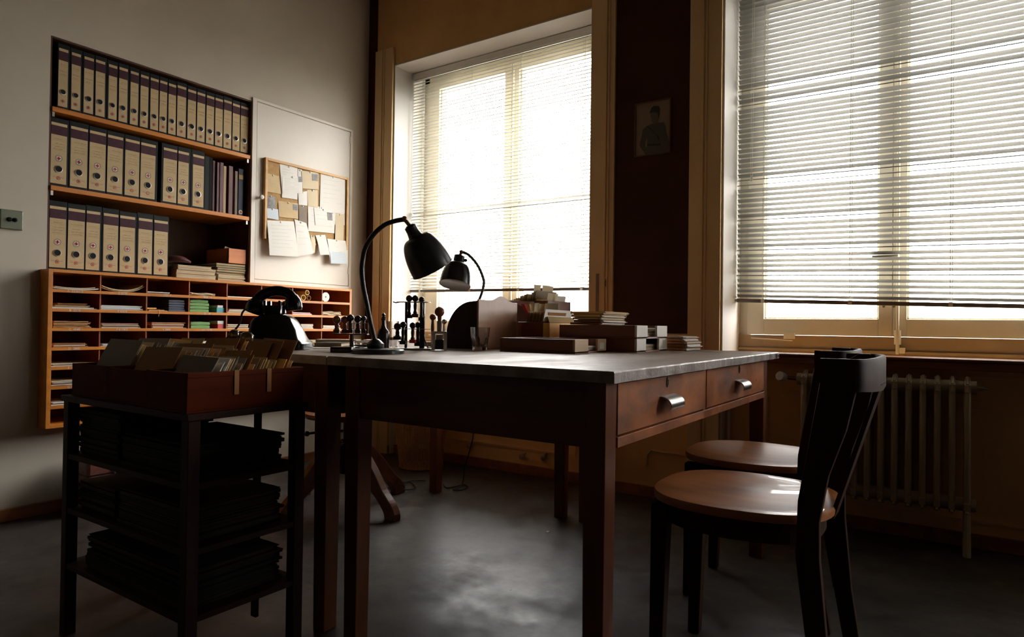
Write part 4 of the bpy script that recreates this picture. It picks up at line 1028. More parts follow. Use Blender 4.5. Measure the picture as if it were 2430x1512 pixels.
# carousel rack left (behind the big lamp foot)
Z1 = 2.2; c1 = az(834, 838, Z1); c1.z = ZT
sr = thing('stamp_rack', 'low stamp rack with ball-handled stamps behind the foot of the large lamp', 'stamp rack', c1, YAW)
def lz(y, Z): return az(834, y, Z).z-ZT
MB().box((-.035, -.03, .0008), (.035, .03, .012)).build('rack_base', 'blackmat', sr, bevel=.002, world=False)
MB().tube([(0, 0, .01), (0, 0, lz(792, Z1))], .007, 10).build('post', 'knobdark', sr, world=False)
zt1 = lz(792, Z1); MB().box((-.058, -.016, zt1-.004), (.055, .016, zt1)).build('lower_plate', 'knobdark', sr, bevel=.001, world=False)
zt2 = lz(767.5, Z1); MB().box((.0, -.016, zt2), (.062, .016, zt2+.002)).tube([(.004, .014, zt1), (.004, .014, zt2)], .0022, 6).tube([(.052, .014, zt1), (.052, .014, zt2)], .0022, 6).build('upper_plate', 'steel', sr, world=False)
for i, (px, yt, r, hm, dz, lb) in enumerate(((799, 749, .0135, 'knobwood', -.004, 'leftmost reddish wooden ball-handled stamp in the low rack'), (818, 750, .0125, 'knobwood', -.006, 'second reddish wooden ball-handled stamp in the low rack'),
      (831, 746, .0125, 'knobdark', .034, 'tallest dark stamp at the back of the low rack'), (849, 748.5, .0125, 'knobdark', 0, 'black ball-handled stamp right in the low rack'), (863, 750, .009, 'knobdark', .028, 'small black stamp at the right end of the low rack'))):
    stamp(px, yt, 791.5, Z1+dz*.0, r, hm, 'knobdark', lb, 'stamps in the two racks', r*.75)
# two-tier rack
Z2 = 2.30; c2 = az(976, 832, Z2); c2.z = ZT
s2 = thing('stamp_rack', 'tall two-tier metal stamp rack full of black-handled stamps in front of the window reveal', 'stamp rack', c2, YAW)
def lx2(px): return (px-976)*Z2/FPX
def lz2(y): return az(976, y, Z2).z-ZT
MB().box((lx2(920), -.035, .0008), (lx2(1024), .035, .007)).build('rack_base', 'steel', s2, bevel=.001, world=False)
def plate(y, x0, x1, nm):
    z = lz2(y); P = []
    for k in range(28):
        t_ = 2*math.pi*k/28; P.append(((x0+x1)/2+(x1-x0)/2*math.copysign(abs(math.cos(t_))**.6, math.cos(t_)), .032*math.copysign(abs(math.sin(t_))**.6, math.sin(t_)), z))
    MB().prism(P, (0, 0, .0022)).build(nm, 'steel', s2, world=False)
plate(718, lx2(940), lx2(1020), 'upper_plate'); plate(781.5, lx2(930), lx2(1022), 'lower_plate')
MB().tube([(lx2(931), 0, lz2(717)), (lx2(938), 0, lz2(719)), (lx2(948), 0, lz2(717))], .0022, 6).build('plate_hook', 'black', s2, world=False)
for px, wd in ((963, .0045), (1001, .0085)):
    MB().box((lx2(px)-wd, -.004, .006), (lx2(px)+wd, .004, lz2(716))).build('post', 'black', s2, bevel=.001, world=False)
MB().tube(smooth_path([(lx2(1003), 0, lz2(775)), (lx2(1007), 0, lz2(805)), (lx2(1016), 0, lz2(826))]), .003, 8).build('brace', 'chrome', s2, world=False)
for i, (px, yt, yb, r, hm, bm, dz, lb) in enumerate((
      (970.5, 700.5, 756, .0118, 'knobdark', 'blackmat', -.012, 'leftmost stamp hanging in the upper tier of the tall rack'), (985, 700.5, 754, .0118, 'knobdark', 'purplebk', -.014, 'middle stamp hanging in the upper tier of the tall rack'),
      (1000, 704, 762, .0105, 'knobdark', 'blackmat', -.022, 'rightmost stamp hanging in the upper tier of the tall rack'),
      (943, 766, 807, .0135, 'purplebk', 'blackmat', 0, 'dark red ball-handled stamp at the left end of the lower tier'), (956, 763, 818, .0115, 'knobdark', 'blackmat', -.02, 'second stamp from the left in the lower tier of the tall rack'),
      (979, 765, 815, .0115, 'knobdark', 'redbox', -.012, 'lower tier stamp with a red mark on its block'), (991, 764, 822, .0115, 'knobdark', 'blackmat', .012, 'rightmost stamp of the lower tier in the tall rack'))):
    stamp(px, yt, yb, Z2+dz, r, hm, bm, lb, 'stamps in the two racks', r*.95)
# numbering stamp
Z3 = 2.29; c3 = az(1042, 832, Z3); c3.z = ZT
ns = thing('numbering_stamp', 'steel numbering stamp with large wooden ball handle, right of the tall rack', 'stamp', c3, YAW)
def lz3(y): return az(1042, y, Z3).z-ZT
MB().lathe([(.006, lz3(765)), (.0075, lz3(757))]+[(max(.0001, .0178*math.sin(t_)), lz3(740)-.0178*math.cos(t_)) for t_ in [.5, .8, 1.2, 1.6, 2, 2.4, 2.8, 3.14]], 22).build('ball_handle', 'knobwood', ns, world=False)
MB().box((-.0075, -.008, lz3(786)), (.0075, .008, lz3(762))).build('plunger', 'steel', ns, bevel=.001, world=False)
w = MB(); w.box((-.026, -.014, lz3(792)), (.027, .014, lz3(786))); w.box((-.026, -.012, .001), (-.014, .012, lz3(788))); w.box((.016, -.012, .001), (.028, .012, lz3(788))); w.build('stamp_frame', 'chrome', ns, bevel=.002, world=False)
MB().box((-.013, -.012, .004), (.015, .012, lz3(806))).build('number_wheels', 'black', ns, bevel=.002, world=False)
MB().box((-.010, -.013, lz3(806)), (.012, .011, lz3(794))).build('number_window', 'steel', ns, world=False)
stamp(1026, 745, 831.5, 2.42, .012, 'knobwood', 'steel', 'slim stamp standing behind the steel numbering stamp', 'stamps beside the tall rack', .012)
stamp(1053, 757, 831, 2.46, .010, 'chrome', 'black', 'chrome-handled stamp standing behind the numbering stamp', 'stamps beside the tall rack', .012)
# bottle
bp_ = az(909, 832, 2.22); bp_.z = ZT; kk = 2.22/FPX
bo = thing('bottle', 'small dark brown bottle with carved stopper beside the lamp arm', 'bottle', bp_)
MB().lathe([(.019, .0006), (.0205, .004), (.0205, 38*kk), (.018, 46*kk), (.009, 54*kk), (.0062, 60*kk), (.006, 72*kk), (.008, 73*kk), (.008, 76*kk), (1e-6, 76*kk)], 26).build('bottle_body', 'bottle', bo, world=False)
MB().lathe([(.005, 76*kk), (.008, 79*kk), (.005, 82*kk), (.007, 85*kk), (.003, 88*kk), (1e-6, 90*kk)], 7).build('stopper', 'bottle', bo, world=False)
# clear jar, ashtray, tumbler
def gl(nm, label, c, prof, cat='glass'):
    rt = MB().lathe(prof, 40, c, closed=True); o = rt.build(nm, 'glass'); return tag(o, label, cat)
c = az(930, 831, 2.45); gl('glass_jar', 'clear glass jar standing behind the dark bottle', (c.x, c.y, ZT+.0006), [(.0001, 0), (.022, 0), (.024, .02), (.025, .10), (.0235, .10), (.0225, .02), (.0205, .005), (.0001, .005)])
c = az(862, 826, 2.42); gl('glass_ashtray', 'low thick clear glass ashtray left of the lamp foot', (c.x, c.y, ZT+.0006), [(.0001, 0), (.035, 0), (.048, .020), (.050, .026), (.042, .026), (.036, .014), (.0001, .010)], 'ashtray')
# tumbler with facets
tc_ = Vector((-1.420, 1.893, ZT+.0006)); w = MB(); nf = 80; prof = [(.0001, 0, 0), (.0245, 0, 0), (.0262, .004, .5), (.0285, .020, 1), (.0312, .040, 1), (.0325, .046, .15), (.0335, .050, 0), (.0362, .082, 0), (.0345, .082, 0), (.0315, .050, 0), (.0285, .040, 0), (.0255, .022, 0), (.022, .014, 0), (.0001, .012, 0)]
vs = []; m_ = len(prof)
for r, z, fa in prof:
    for k in range(nf):
        t_ = 2*math.pi*k/nf; rr_ = r-(abs(math.sin(t_*5))**2)*.0022*fa; vs.append((tc_.x+rr_*math.cos(t_), tc_.y+rr_*math.sin(t_), tc_.z+z))
fs = []
for i in range(m_):
    i2 = (i+1) % m_
    for k in range(nf): fs.append((i*nf+k, i*nf+(k+1) % nf, i2*nf+(k+1) % nf, i2*nf+k))
w.add(vs, fs, True); tag(w.build('drinking_glass', 'glass'), 'faceted clear drinking glass in front of the curved letter sorter', 'glass')
c = at(806, 837, 'z', ZT); rt = thing('ink_pad', 'flat black ink pad box at the desk edge, left of the lamp foot', 'ink pad', c, YAW)
MB().box((-.030, 0, .0006), (.036, .05, .013)).build('pad_case', 'black', rt, bevel=.002, world=False); MB().box((-.030, 0, .0134), (.036, .05, .017)).build('pad_lid', 'black', rt, bevel=.002, world=False)
# papers and book on the left desk
def slab(nm, label, cat, px0, px1, py, z0, h, dep, mt, rot=0, pages=None):
    a = at(px0, py, 'z', z0); b_ = at(px1, py, 'z', z0); c = (a+b_)/2; wd = (b_-a).length
    rt = thing(nm, label, cat, (c.x, c.y, z0+.0005), YAW+rot)
    if pages:
        MB().box((-wd/2, 0, 0), (wd/2, dep, .0016)).box((-wd/2, 0, h-.0016), (wd/2, dep, h)).box((-wd/2, dep-.002, 0), (wd/2, dep, h)).build('cover', mt, rt, world=False)
        MB().box((-wd/2+.003, .003, .0017), (wd/2-.003, dep-.003, h-.0017)).build('pages', pages, rt, world=False)
    else: MB().box((-wd/2, 0, 0), (wd/2, dep, h)).build('sheet', mt, rt, world=False)
    return rt
slab('notebook', 'flat black notebook lying right of the telephone', 'book', 742, 812, 823, ZT, .014, .16, 'blackmat', 0, 'label')
slab('letter_sheet', 'white sheet of paper in front of the black notebook', 'paper', 736, 790, 827, ZT, .0012, .05, 'white')
slab('paper_pad', 'long tan pad of paper behind the black notebook', 'paper', 745, 845, 816, ZT, .018, .10, 'tan', 0, 'cream')
slab('paper_pad', 'white note pad between the large lamp arm and the low stamp rack', 'paper', 862, 885, 818, ZT, .020, .08, 'white')
slab('closed_book', 'black closed book to the right of the numbering stamp', 'book', 1000, 1070, 822, ZT, .016, .10, 'blackmat', 0, 'label')

# ---- curved letter sorter
lx, ly0, ly1 = -1.472, 1.952, 2.212
so = thing('letter_sorter', 'wooden letter sorter with wavy front board and shade-toned quarter-round sides behind the drinking glass', 'letter sorter', (lx-.08, (ly0+ly1)/2, ZT))
P = [(lx, ly0, ZT+.0006), (lx, ly1, ZT+.0006), (lx, ly1, ZT+.180)]
for i in range(17):
    t_ = i/16; y = ly1-(ly1-ly0)*t_
    P.append((lx, y, ZT+.181+.022*math.exp(-((t_-.42)/.16)**2)+(.006*t_)))
P = [P[0], P[1]]+P[3:]
MB().prism(P, (-.008, 0, 0)).build('wavy_board', 'tray_pink' if 'tray_pink' in M else 'tray_end', so, bevel=.0015)
for yy in (ly0, (ly0+ly1)/2, ly1-.008):
    Q = [(lx-.0085, yy, ZT+.0006), (lx-.0085, yy, ZT+.182), (lx-.03, yy, ZT+.180)]
    for i in range(13):
        t_ = i/12*math.pi/2; Q.append((lx-.03-.125*math.sin(t_), yy, ZT+.045+.135*math.cos(t_)))
    Q.append((lx-.155, yy, ZT+.0006)); MB().prism(Q, (0, .007, 0)).build('curved_side', 'cart', so, bevel=.001)  # sides turned from the windows: near-black wood carries their shade
MB().box((lx-.155, ly0+.0075, ZT+.0008), (lx-.0087, ly1-.0085, ZT+.008)).build('bottom_board', 'cart', so)
def card_fan(rt_, x0, x1, y0, y1, z0, hs, lean, n, mts, nm='index_card', lab='card', group=None, jit=.004):
    for k in range(n):
        t_ = k/(n-1); x = x0+(x1-x0)*t_; h = hs(t_)+random.uniform(-jit, jit); dx = math.tan(lean)*h
        a, b_ = y0+random.uniform(0, .006), y1-random.uniform(0, .012); th = .0011
        w = MB(); w.hexa([(x, a, z0), (x+th, a, z0), (x+th, b_, z0), (x, b_, z0), (x+dx, a, z0+h), (x+dx+th, a, z0+h), (x+dx+th, b_, z0+h), (x+dx, b_, z0+h)])
        o = w.build(nm, mts[k % len(mts)])
        tag(o, lab % ordi[k], 'card', group)
def open_box(nm, label, x0, x1, y0, y1, z0, h, mt, t_=.008, cat='box'):
    rt = thing(nm, label, cat, ((x0+x1)/2, (y0+y1)/2, z0))
    MB().box((x0, y0, z0), (x1, y1, z0+t_)).build('bottom', mt, rt)
    for nm2, a, b_ in (('side', (x0, y0, z0+t_), (x1, y0+t_, z0+h)), ('side', (x0, y1-t_, z0+t_), (x1, y1, z0+h)), ('end', (x0, y0+t_, z0+t_), (x0+t_, y1-t_, z0+h)), ('end', (x1-t_, y0+t_, z0+t_), (x1, y1-t_, z0+h))):
        MB().box(a, b_).build(nm2, mt, rt, bevel=.001)
    return rt
# big card box near the window, middle card box
open_box('card_box', 'large card box standing at the back below the left blind', -1.80, -1.46, 2.43, 2.635, ZT+.0006, .20, 'tray')
card_fan(None, -1.76, -1.575, 2.442, 2.622, ZT+.010, lambda t: .17+.060*t**.8, rd(8), 20, ['greyc', 'tan', 'buff'], lab='%s grey-brown card from the left in the large card box', group='cards in the large card box')
for k, (x, h, y0, y1, mt, ln) in enumerate(((-1.552, .236, 2.442, 2.622, 'greyc', 6), (-1.545, .198, 2.442, 2.61, 'amber', 6), (-1.566, .262, 2.444, 2.50, 'cream', 6), (-1.560, .262, 2.505, 2.60, 'cream', 6), (-1.520, .225, 2.46, 2.55, 'cream', 11), (-1.500, .215, 2.52, 2.60, 'white', 9))):
    dx = math.tan(rd(ln))*h; w = MB(); z0 = ZT+.010; w.hexa([(x, y0, z0), (x+.001, y0, z0), (x+.001, y1, z0), (x, y1, z0), (x+dx, y0, z0+h), (x+dx+.001, y0, z0+h), (x+dx+.001, y1, z0+h), (x+dx, y1, z0+h)])
    tag(w.build('index_card', mt), ['grey-topped card at the front of the large card box', 'amber card under the grey one in the large card box', 'cream tab card, left of the two highest in the large card box', 'cream tab card, right of the two highest in the large card box', 'cream card leaning right in the large card box', 'white card leaning behind the cream one, large card box'][k], 'card', 'cards in the large card box')
open_box('card_box', 'dark red-brown card box between the letter sorter and the amber envelope', -1.478, -1.352, 2.228, 2.40, ZT+.0006, .105, 'tray')
card_fan(None, -1.467, -1.375, 2.238, 2.388, ZT+.010, lambda t: .136, rd(14), 18, ['greyc', 'tan', 'kraft'], lab='%s brown card from the left in the middle card box', group='cards in the middle card box')
for k, (px0, px1, yb, yt, y, mt, lb) in enumerate(((1208, 1262, 740, 716, 2.41, 'pinkw', 'white and pink printed sheet'), (1236, 1252, 741, 722, 2.30, 'cream', 'leftmost cream tab card'), (1249, 1264, 741, 721, 2.31, 'cream', 'second cream tab card'), (1263, 1276, 741, 719, 2.33, 'white', 'white tab card'), (1273, 1289, 741, 721, 2.34, 'buff', 'buff tab card'), (1287, 1322, 741, 720, 2.37, 'white', 'wide white card'), (1300, 1318, 738, 724, 2.384, 'white', 'far leaning white sheet'), (1229, 1240, 744, 722, 2.29, 'redbox', 'red corner tab'))):
    A, B_, C_, D_ = at(px0, yb, 'y', y), at(px1, yb, 'y', y), at(px1+4, yt, 'y', y), at(px0+7, yt, 'y', y)
    A.z -= .02; B_.z -= .02; A.x = max(A.x, -1.468); B_.x = min(max(B_.x, A.x+.01), -1.362); d = Vector((0, .0012, 0))
    w = MB(); w.hexa([A, B_, B_+d, A+d, D_, C_, C_+d, D_+d]); tag(w.build('index_card', mt if mt in M else 'white'), lb+' sticking up from the middle card box', 'card', 'cards in the middle card box')
# amber envelope
ev = thing('open_envelope', 'amber envelope standing upright with its flap open beside the tray stack', 'envelope', (-1.32, 2.31, ZT))
ex, e0, e1 = -1.312, 2.200, 2.424
MB().box((ex-.030, e0, ZT+.0006), (ex, e1, ZT+.103)).build('pocket', 'amber', ev, bevel=.002)
w = MB(); w.hexa([(ex-.0008, e0, ZT+.104), (ex, e0, ZT+.104), (ex, e1, ZT+.104), (ex-.0008, e1, ZT+.104), (ex-.028, e0+.03, ZT+.128), (ex-.027, e0+.03, ZT+.128), (ex-.027, e1+.01, ZT+.126), (ex-.028, e1+.01, ZT+.126)]); w.build('flap', 'buff', ev)
w = MB(); w.hexa([(ex-.031, e0, ZT+.108), (ex-.030, e0, ZT+.108), (ex-.030, e1, ZT+.108), (ex-.031, e1, ZT+.108), (ex-.034, e0+.025, ZT+.157), (ex-.033, e0+.025, ZT+.157), (ex-.033, e1+.02, ZT+.155), (ex-.034, e1+.02, ZT+.155)]); w.build('back_flap', 'white', ev)

# ---- letter trays (open at the +x end)
def letter_tray(x0, x1, y0, y1, z0, h, label, l1, l2, endm, group):
    rt = thing('letter_tray', label, 'tray', ((x0+x1)/2, (y0+y1)/2, z0), 0, group)
    t_ = .008
    MB().box((x0, y0, z0+.0004), (x1, y1, z0+.006)).build('tray_bottom', 'tray', rt)
    MB().box((x0, y0, z0+.006), (x1-.009, y0+t_, z0+h)).build('tray_side', 'tray', rt, bevel=.001); MB().box((x0, y1-t_, z0+.006), (x1-.009, y1, z0+h)).build('tray_side', 'tray', rt, bevel=.001)
    MB().box((x0, y0+t_, z0+.006), (x0+t_, y1-t_, z0+h)).build('tray_back', 'tray', rt, bevel=.001)
    MB().box((x1-.009, y0, z0+.0004), (x1, y0+l1, z0+h)).build('front_lip', endm, rt, bevel=.0015)
    MB().box((x1-.009, y1-l2, z0+.0004), (x1, y1, z0+h)).build('front_lip', endm, rt, bevel=.0015)
    return rt
gt = 'wooden letter trays on the desk'
letter_tray(-1.331, -1.031, 1.893, 2.125, ZT, .047, 'single low wooden letter tray in front on the desk', .095, .066, 'tray_end', gt)
MB().box((-1.0305, 2.072, ZT+.012), (-1.0300, 2.106, ZT+.034)).build('paper_sticker', 'white', bpy.data.objects['letter_tray'])
letter_tray(-1.249, -.933, 2.168, 2.462, ZT, .048, 'lower tray of the two stacked wooden letter trays', .085, .085, 'white', gt)  # lips coloured white for the light falling from the right
letter_tray(-1.249, -.933, 2.168, 2.462, ZT+.0484, .048, 'upper tray of the two stacked wooden letter trays', .098, .105, 'white', gt)
def loose(x0, x1, y0, y1, z0, n, mts, label):
    w = MB(); 
    for k in range(n):
        w.box((x0+random.uniform(0, .008), y0+random.uniform(0, .01), z0+k*.0022), (x1-random.uniform(0, .012), y1-random.uniform(0, .012), z0+k*.0022+.0018), mi=k % len(mts))
    tag(w.build('paper_stack', list(mts)), label, 'papers', 'papers in the letter trays')
loose(-1.31, -1.045, 1.91, 2.11, ZT+.0066, 7, ('white', 'cream'), 'white papers inside the single low tray')
loose(-1.23, -.95, 2.19, 2.44, ZT+.0066, 9, ('white', 'buff', 'cream'), 'papers and buff folder inside the lower stacked tray')
loose(-1.23, -.95, 2.19, 2.44, ZT+.055, 15, ('kraft', 'white', 'cream'), 'brown and white papers inside the upper stacked tray')
def folder_pile(x0, x1, y0, y1, z0, specs, lab, group):
    z = z0
    for k, (t_, mt, j) in enumerate(specs):
        rt = thing('folder', '%s, %s from the bottom of %s' % ({'amber': 'amber folder', 'kraft': 'brown folder', 'tan': 'tan folder', 'buff': 'buff folder', 'orangef': 'orange folder'}[mt], ordi[k], lab), 'folder', ((x0+x1)/2, (y0+y1)/2, z), 0, group)
        a, b_, c, d = x0+random.uniform(-.008, .008), x1+j, y0+random.uniform(-.005, .005), y1+random.uniform(-.01, .006)
        MB().box((a, c, z+.0003), (b_-.004, d, z+.0014)).box((a, c, z+t_-.0012), (b_-.003, d, z+t_-.0002)).box((a, c, z+.0003), (b_-.012, c+.0016, z+t_-.0002)).build('folder_cover', mt, rt)
        w = MB(); zz = z+.0016
        while zz < z+t_-.0028:
            th = min(random.uniform(.001, .0026), z+t_-.0014-zz); w.box((a+.004, c+.003, zz), (b_+random.uniform(-.010, .006), d-random.uniform(.001, .01), zz+th*.8), mi=random.randint(0, 1)); zz += th
        w.build('papers', ['white', 'cream'], rt); z += t_
folder_pile(-1.212, -1.083, 2.195, 2.405, ZT+.0970, [(.009, 'kraft', 0), (.010, 'kraft', .004), (.009, 'buff', -.004), (.012, 'amber', .002), (.010, 'amber', .012)], 'the pile on the stacked trays', 'folders piled on the upper tray')
folder_pile(-.952, -.860, 2.480, 2.655, ZT+.0006, [(.012, 'orangef', -.004), (.014, 'kraft', .004), (.010, 'orangef', .0), (.012, 'orangef', -.012), (.008, 'tan', -.010)], 'the pile at the far corner of the desk', 'folders piled on the desk corner')

# ================================================================== CARD TROLLEY (left foreground)
tx0, tx1, ty0, ty1 = -2.055, -1.425, .815, 1.135
tr = thing('card_trolley', 'dark wooden trolley with open shelves carrying card trays in the left foreground', 'trolley', ((tx0+tx1)/2, (ty0+ty1)/2, 0))
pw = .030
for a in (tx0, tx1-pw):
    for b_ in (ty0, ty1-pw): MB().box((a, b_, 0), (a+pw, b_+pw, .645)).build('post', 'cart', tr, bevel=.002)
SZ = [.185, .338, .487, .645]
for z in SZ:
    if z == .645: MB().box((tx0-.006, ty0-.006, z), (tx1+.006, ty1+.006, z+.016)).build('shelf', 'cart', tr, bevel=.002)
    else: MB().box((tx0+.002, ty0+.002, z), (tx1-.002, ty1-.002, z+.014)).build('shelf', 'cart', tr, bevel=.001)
for yy in (.955, 1.028): MB().box((tx0+.004, yy, .20), (tx0+.014, yy+.018, .645)).build('side_slat', 'cart', tr)
MB().box((-1.628, ty1-.014, .05), (-1.606, ty1-.004, .645)).build('side_slat', 'cart', tr)
# piles on the shelves
def pile(x0, x1, y0, y1, z0, h, nm, mts, label, cat, tilt=0):
    w = MB(); z = z0
    while z < z0+h-.003:
        th = min(random.uniform(.004, .011), z0+h-z); w.box((x0+random.uniform(0, .014), y0+random.uniform(0, .012), z+.0004), (x1-random.uniform(0, .018), y1-random.uniform(0, .014), z+th), mi=random.randint(0, len(mts)-1)); z += th
    tag(w.build(nm, list(mts), bevel=.0012), label, cat, 'dark piles on the trolley shelves')
pl = .032
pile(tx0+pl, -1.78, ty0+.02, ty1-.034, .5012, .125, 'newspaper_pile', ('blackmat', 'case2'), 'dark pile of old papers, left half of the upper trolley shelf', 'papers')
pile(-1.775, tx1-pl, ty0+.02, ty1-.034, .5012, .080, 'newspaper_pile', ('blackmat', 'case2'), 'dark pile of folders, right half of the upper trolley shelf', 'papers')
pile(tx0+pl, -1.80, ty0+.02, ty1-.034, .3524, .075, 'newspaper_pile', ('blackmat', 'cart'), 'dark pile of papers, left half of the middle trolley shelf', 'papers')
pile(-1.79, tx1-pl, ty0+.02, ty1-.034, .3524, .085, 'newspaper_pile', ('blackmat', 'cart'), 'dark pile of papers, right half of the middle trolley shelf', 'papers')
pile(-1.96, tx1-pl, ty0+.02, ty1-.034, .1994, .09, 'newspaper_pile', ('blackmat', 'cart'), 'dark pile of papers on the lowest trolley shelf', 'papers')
w = MB()
for k in range(3):
    A = [(tx0-.004+.0, .90+.02*k, .545+.02*k), (tx0-.02, .93+.02*k, .552+.02*k), (tx0-.012, .97+.02*k, .566+.018*k), (tx0+.03, .99+.01*k, .563+.018*k)]
    w.tube(smooth_path(A), .0022, 5, sx=3)
tag(w.build('curled_paper', 'greyc'), 'curled sheet edges sticking out at the left end of the trolley', 'paper')
# the three trays with leaning cards
def card_tray(x0, x1, y0, y1, h, label, place, specs, ribbons=False):
    z0 = .6615; rt = thing('card_tray', label, 'tray', ((x0+x1)/2, (y0+y1)/2, z0), 0, 'card trays on the trolley')
    t_ = .007
    MB().box((x0, y0, z0), (x1, y1, z0+.005)).build('tray_bottom', 'cbox', rt)
    MB().box((x0, y0, z0+.005), (x0+t_, y1, z0+h)).build('tray_side', 'cbox', rt, bevel=.001); MB().box((x1-t_, y0, z0+.005), (x1, y1, z0+h)).box((x1-.002, y0, z0+h-.012), (x1+.0016, y1, z0+h)).build('tray_side', 'cbox', rt, bevel=.001)
    MB().box((x0+t_, y0, z0+.005), (x1-t_, y0+t_, z0+h)).build('tray_end', 'cbox', rt, bevel=.001); MB().box((x0+t_, y1-t_, z0+.005), (x1-t_, y1, z0+h)).build('tray_end', 'cbox', rt, bevel=.001)
    if ribbons:
        for yy in (y0+.115, y0+.205): MB().box((x1-.010, yy, z0+h+.0002), (x1+.0026, yy+.012, z0+h+.0012)).box((x1+.0018, yy, z0+.035), (x1+.0028, yy+.012, z0+h+.001)).build('ribbon', 'kraft', rt)
    xa, xb_ = x0+t_+.002, x1-t_-.002
    for k, (fy, hh, lean, mt, f0, f1) in enumerate(specs):
        y = y0+t_+.004+(y1-y0-2*t_-.008)*fy; a = xa+(xb_-xa)*f0; b_ = xa+(xb_-xa)*f1; dy = math.tan(rd(lean))*hh; zb = z0+.0055
        dy = dy
        w = MB(); th = .0012; sk = random.uniform(-.004, .004)
        w.hexa([(a, y, zb), (b_, y, zb), (b_, y+th, zb), (a, y+th, zb), (a, y+dy, zb+hh), (b_, y+dy, zb+hh+sk), (b_, y+dy+th, zb+hh+sk), (a, y+dy+th, zb+hh)])
        o = w.build('index_card', mt)
        tag(o, '%s %s card, %s from the near end in the %s' % ('tall' if hh > .142 else 'low', {'greyc': 'grey', 'buff': 'buff', 'amber': 'amber', 'kraft': 'brown', 'tan': 'tan', 'white': 'white', 'cream': 'cream', 'label': 'pale'}[mt], ordi[k], place), 'card', 'cards in the trolley trays')
rr = random.Random(11)
gc = ['greyc', 'tan', 'kraft', 'label', 'greyc', 'cream']
def fan(f0, f1, n, h, lean, mts, xa=.0, xb_=1.):
    return [(f0+(f1-f0)*k/(n-1), h+rr.uniform(-.005, .007), lean+rr.uniform(-1.2, 1.2), rr.choice(mts), xa+rr.uniform(0, .05), xb_-rr.uniform(0, .10)) for k in range(n)]
sp1 = [(.03, .150, 27, 'greyc', 0, .97)] + fan(.06, .30, 8, .140, 27, gc) + [(.33, .151, 27, 'greyc', 0, .9)] + fan(.36, .58, 7, .138, 27, gc) + [(.61, .150, 29, 'amber', 0, .72), (.64, .152, 29, 'buff', .35, 1)] + fan(.67, .76, 4, .142, 28, gc)
card_tray(tx0+.012, -1.835, ty0+.015, ty1-.01, .088, 'left card tray on the trolley, filled with leaning grey cards', 'left trolley tray', sp1)
sp2 = fan(.04, .30, 8, .126, 28, gc) + fan(.34, .60, 8, .134, 28, ['buff', 'kraft', 'tan', 'label']) + fan(.64, .74, 4, .150, 26, ['kraft', 'kraft', 'buff'], .0, .9)
card_tray(-1.828, -1.615, ty0+.012, ty1-.01, .086, 'middle card tray on the trolley', 'middle trolley tray', sp2)
sp3 = [(.03, .120, 29, 'greyc', 0, .95)] + fan(.06, .30, 10, .110, 28, ['white', 'greyc', 'label', 'greyc']) + [(.34, .118, 28, 'kraft', .3, 1), (.38, .102, 28, 'label', .2, 1), (.42, .128, 28, 'kraft', .0, .7)]
sp3 += fan(.46, .62, 7, .108, 26, ['white', 'label', 'buff', 'greyc'], .3, 1) + [(.64, .152, 26, 'kraft', 0, .6), (.67, .158, 26, 'kraft', .0, .8), (.70, .110, 26, 'amber', .4, 1), (.73, .160, 26, 'kraft', .1, 1), (.77, .106, 26, 'cream', .3, 1)]
card_tray(-1.608, tx1-.004, ty0-.002, ty1-.006, .092, 'right card tray on the trolley, nearest, with two ribbons over its side', 'right trolley tray', sp3, True)

# ================================================================== UNDER AND BEHIND THE DESKS
# swivel stool
sx_, sy_ = -2.40, 2.15
st = thing('swivel_stool', 'wooden swivel stool with four curved legs behind the desks', 'stool', (sx_, sy_, 0), rd(-4))
MB().lathe([(1e-6, .425), (.17, .425), (.195, .430), (.20, .440), (.195, .452), (.16, .456), (.08, .450), (1e-6, .448)], 40).build('seat', 'chair', st, world=False)
MB().lathe([(.016, .20), (.016, .40), (.05, .405), (.05, .424), (1e-6, .424)], 16).lathe([(.030, .16), (.036, .20), (.036, .30), (.024, .32), (1e-6, .32)], 16).build('screw_column', 'black', st, world=False)
MB().tube([(0, 0, .36), (-.08, -.10, .355), (-.11, -.14, .35)], .006, 8).sphere((-.11, -.14, .35), .013, 10).build('adjusting_lever', 'black', st, world=False)
for k in range(4):
    a = k*math.pi/2; w = MB(); up_ = [(.02, .31), (.08, .305), (.15, .27), (.22, .20), (.28, .125), (.335, .075), (.365, .03), (.365, .0)]; lo = [(.30, .0), (.292, .03), (.25, .075), (.19, .12), (.14, .16), (.08, .19), (.02, .20)]
    w.prism([Vector((x*math.cos(a)+.02*math.sin(a), x*math.sin(a)-.02*math.cos(a), z)) for x, z in [(q_.x, q_.z) for q_ in smooth_path([Vector((p_, 0, h_)) for p_, h_ in up_], 4)+smooth_path([Vector((p_, 0, h_)) for p_, h_ in lo], 4)]], (-.04*math.sin(a), .04*math.cos(a), 0)); w.build('curved_leg', 'chair', st, bevel=.004, world=False)
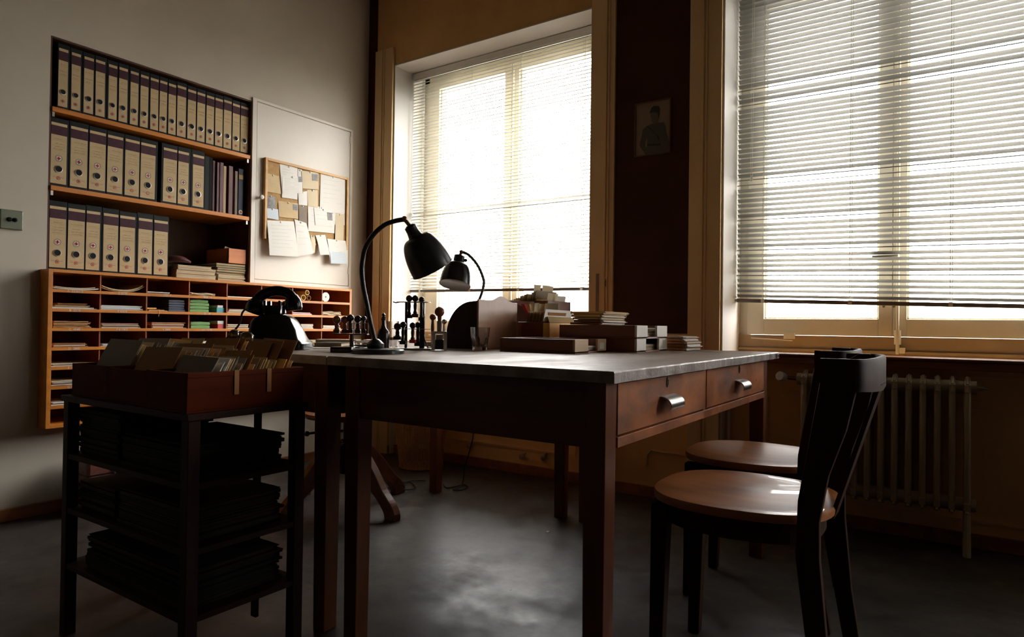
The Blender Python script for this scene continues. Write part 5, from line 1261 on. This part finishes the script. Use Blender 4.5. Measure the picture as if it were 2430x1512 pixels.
# wicker basket, really woven
bx, by = -2.705, 3.025
wb = thing('wicker_basket', 'round woven wicker waste basket under the left window', 'basket', (bx, by, 0))
def br(z): return .128+.034*(z/.36)
w = MB(); ns_ = 44
for i in range(46):
    z = .012+i*.0075; P = []
    for k in range(ns_*2+1):
        t_ = 2*math.pi*k/(ns_*2); P.append((bx+(br(z)+.0026*math.cos(math.pi*(k+i)))*math.cos(t_), by+(br(z)+.0026*math.cos(math.pi*(k+i)))*math.sin(t_), z))
    w.tube(P, .0021, 4, cap=False)
wv = w.build('woven_wall', 'wicker', wb)
w = MB()
for k in range(ns_):
    t_ = 2*math.pi*k/ns_; w.tube([(bx+br(.004)*math.cos(t_), by+br(.004)*math.sin(t_), .004), (bx+br(.36)*math.cos(t_), by+br(.36)*math.sin(t_), .36)], .0022, 5)
tag(w.build('stakes', 'wicker', wb))
for z, nm in ((.008, 'foot_border'), (.36, 'rim_border')):
    w = MB()
    for s_ in (0, 1, 2): w.tube([(bx+(br(z)+.005*math.cos(k*.9+s_*2.1))*math.cos(2*math.pi*k/72), by+(br(z)+.005*math.cos(k*.9+s_*2.1))*math.sin(2*math.pi*k/72), z+.004*math.sin(k*.9+s_*2.1)+(.001 if z < .1 else 0)) for k in range(73)], .0036, 5, cap=False)
    w.build(nm, 'wicker', wb)
MB().lathe([(1e-6, .006), (.125, .006), (.125, .010), (1e-6, .010)], 30, (bx, by, 0)).build('basket_bottom', 'wicker', wb)
# cables
def fl(px, py): return at(px, py, 'z', .005)
f0 = fl(1098, 1150)
P = [at(1124, 1012, 'y', f0.y+.0), at(1117, 1060, 'y', f0.y), at(1103, 1110, 'y', f0.y), f0+Vector((0, 0, .01)), fl(1085, 1160), fl(1075, 1163), fl(1095, 1163), fl(1111, 1156), fl(1100, 1150), fl(1080, 1155), fl(1060, 1158), fl(1052, 1150)]
P = [Vector((P[0].x, P[0].y, .755))]+P
tag(MB().tube(smooth_path(P, 5), .0032, 7).build('power_cable', 'cable'), 'black cable hanging from the desk to a loop on the floor', 'cable')
P = [fl(a, b_) for a, b_ in ((1010, 1140), (975, 1143), (955, 1152), (930, 1150), (925, 1158), (960, 1167), (985, 1158), (975, 1147), (940, 1150), (922, 1158))]
for i, p in enumerate(P): p.z = .005+.005*(i % 3)
tag(MB().tube(smooth_path(P, 5), .0036, 7).build('power_cable', 'cable'), 'coiled black cable lying on the floor right of the stool', 'cable')
P = [at(724, 1272, 'y', 1.16), at(731, 1300, 'y', 1.16), at(729, 1335, 'y', 1.16)]
# suitcase by the left wall
sc = thing('suitcase', 'reddish-brown leather suitcase with metal latches standing by the left wall behind the trolley', 'suitcase', (-3.26, 1.57, 0))
MB().box((-3.335, 1.365, .001), (-3.19, 1.90, .255)).build('case_body', 'suit', sc, bevel=.012); MB().box((-3.337, 1.363, .172), (-3.188, 1.902, .178)).build('seam', 'black', sc, bevel=.001)
for yy in (1.47, 1.76):
    MB().box((-3.19, yy, .185), (-3.183, yy+.035, .215)).box((-3.19, yy+.004, .150), (-3.182, yy+.030, .178)).build('latch', 'chrome', sc, bevel=.002)
MB().tube(smooth_path([(-3.189, 1.52, .2), (-3.17, 1.535, .2), (-3.165, 1.58, .2), (-3.17, 1.63, .2), (-3.189, 1.645, .2)]), .006, 8).build('handle', 'suit', sc)
s_ = at(1300, 1262, 'z', .001); tag(MB().box((s_.x-.006, s_.y-.008, .0006), (s_.x+.006, s_.y+.008, .0020)).build('paper_scrap', 'white'), 'tiny white scrap of paper on the floor under the desk', 'paper')
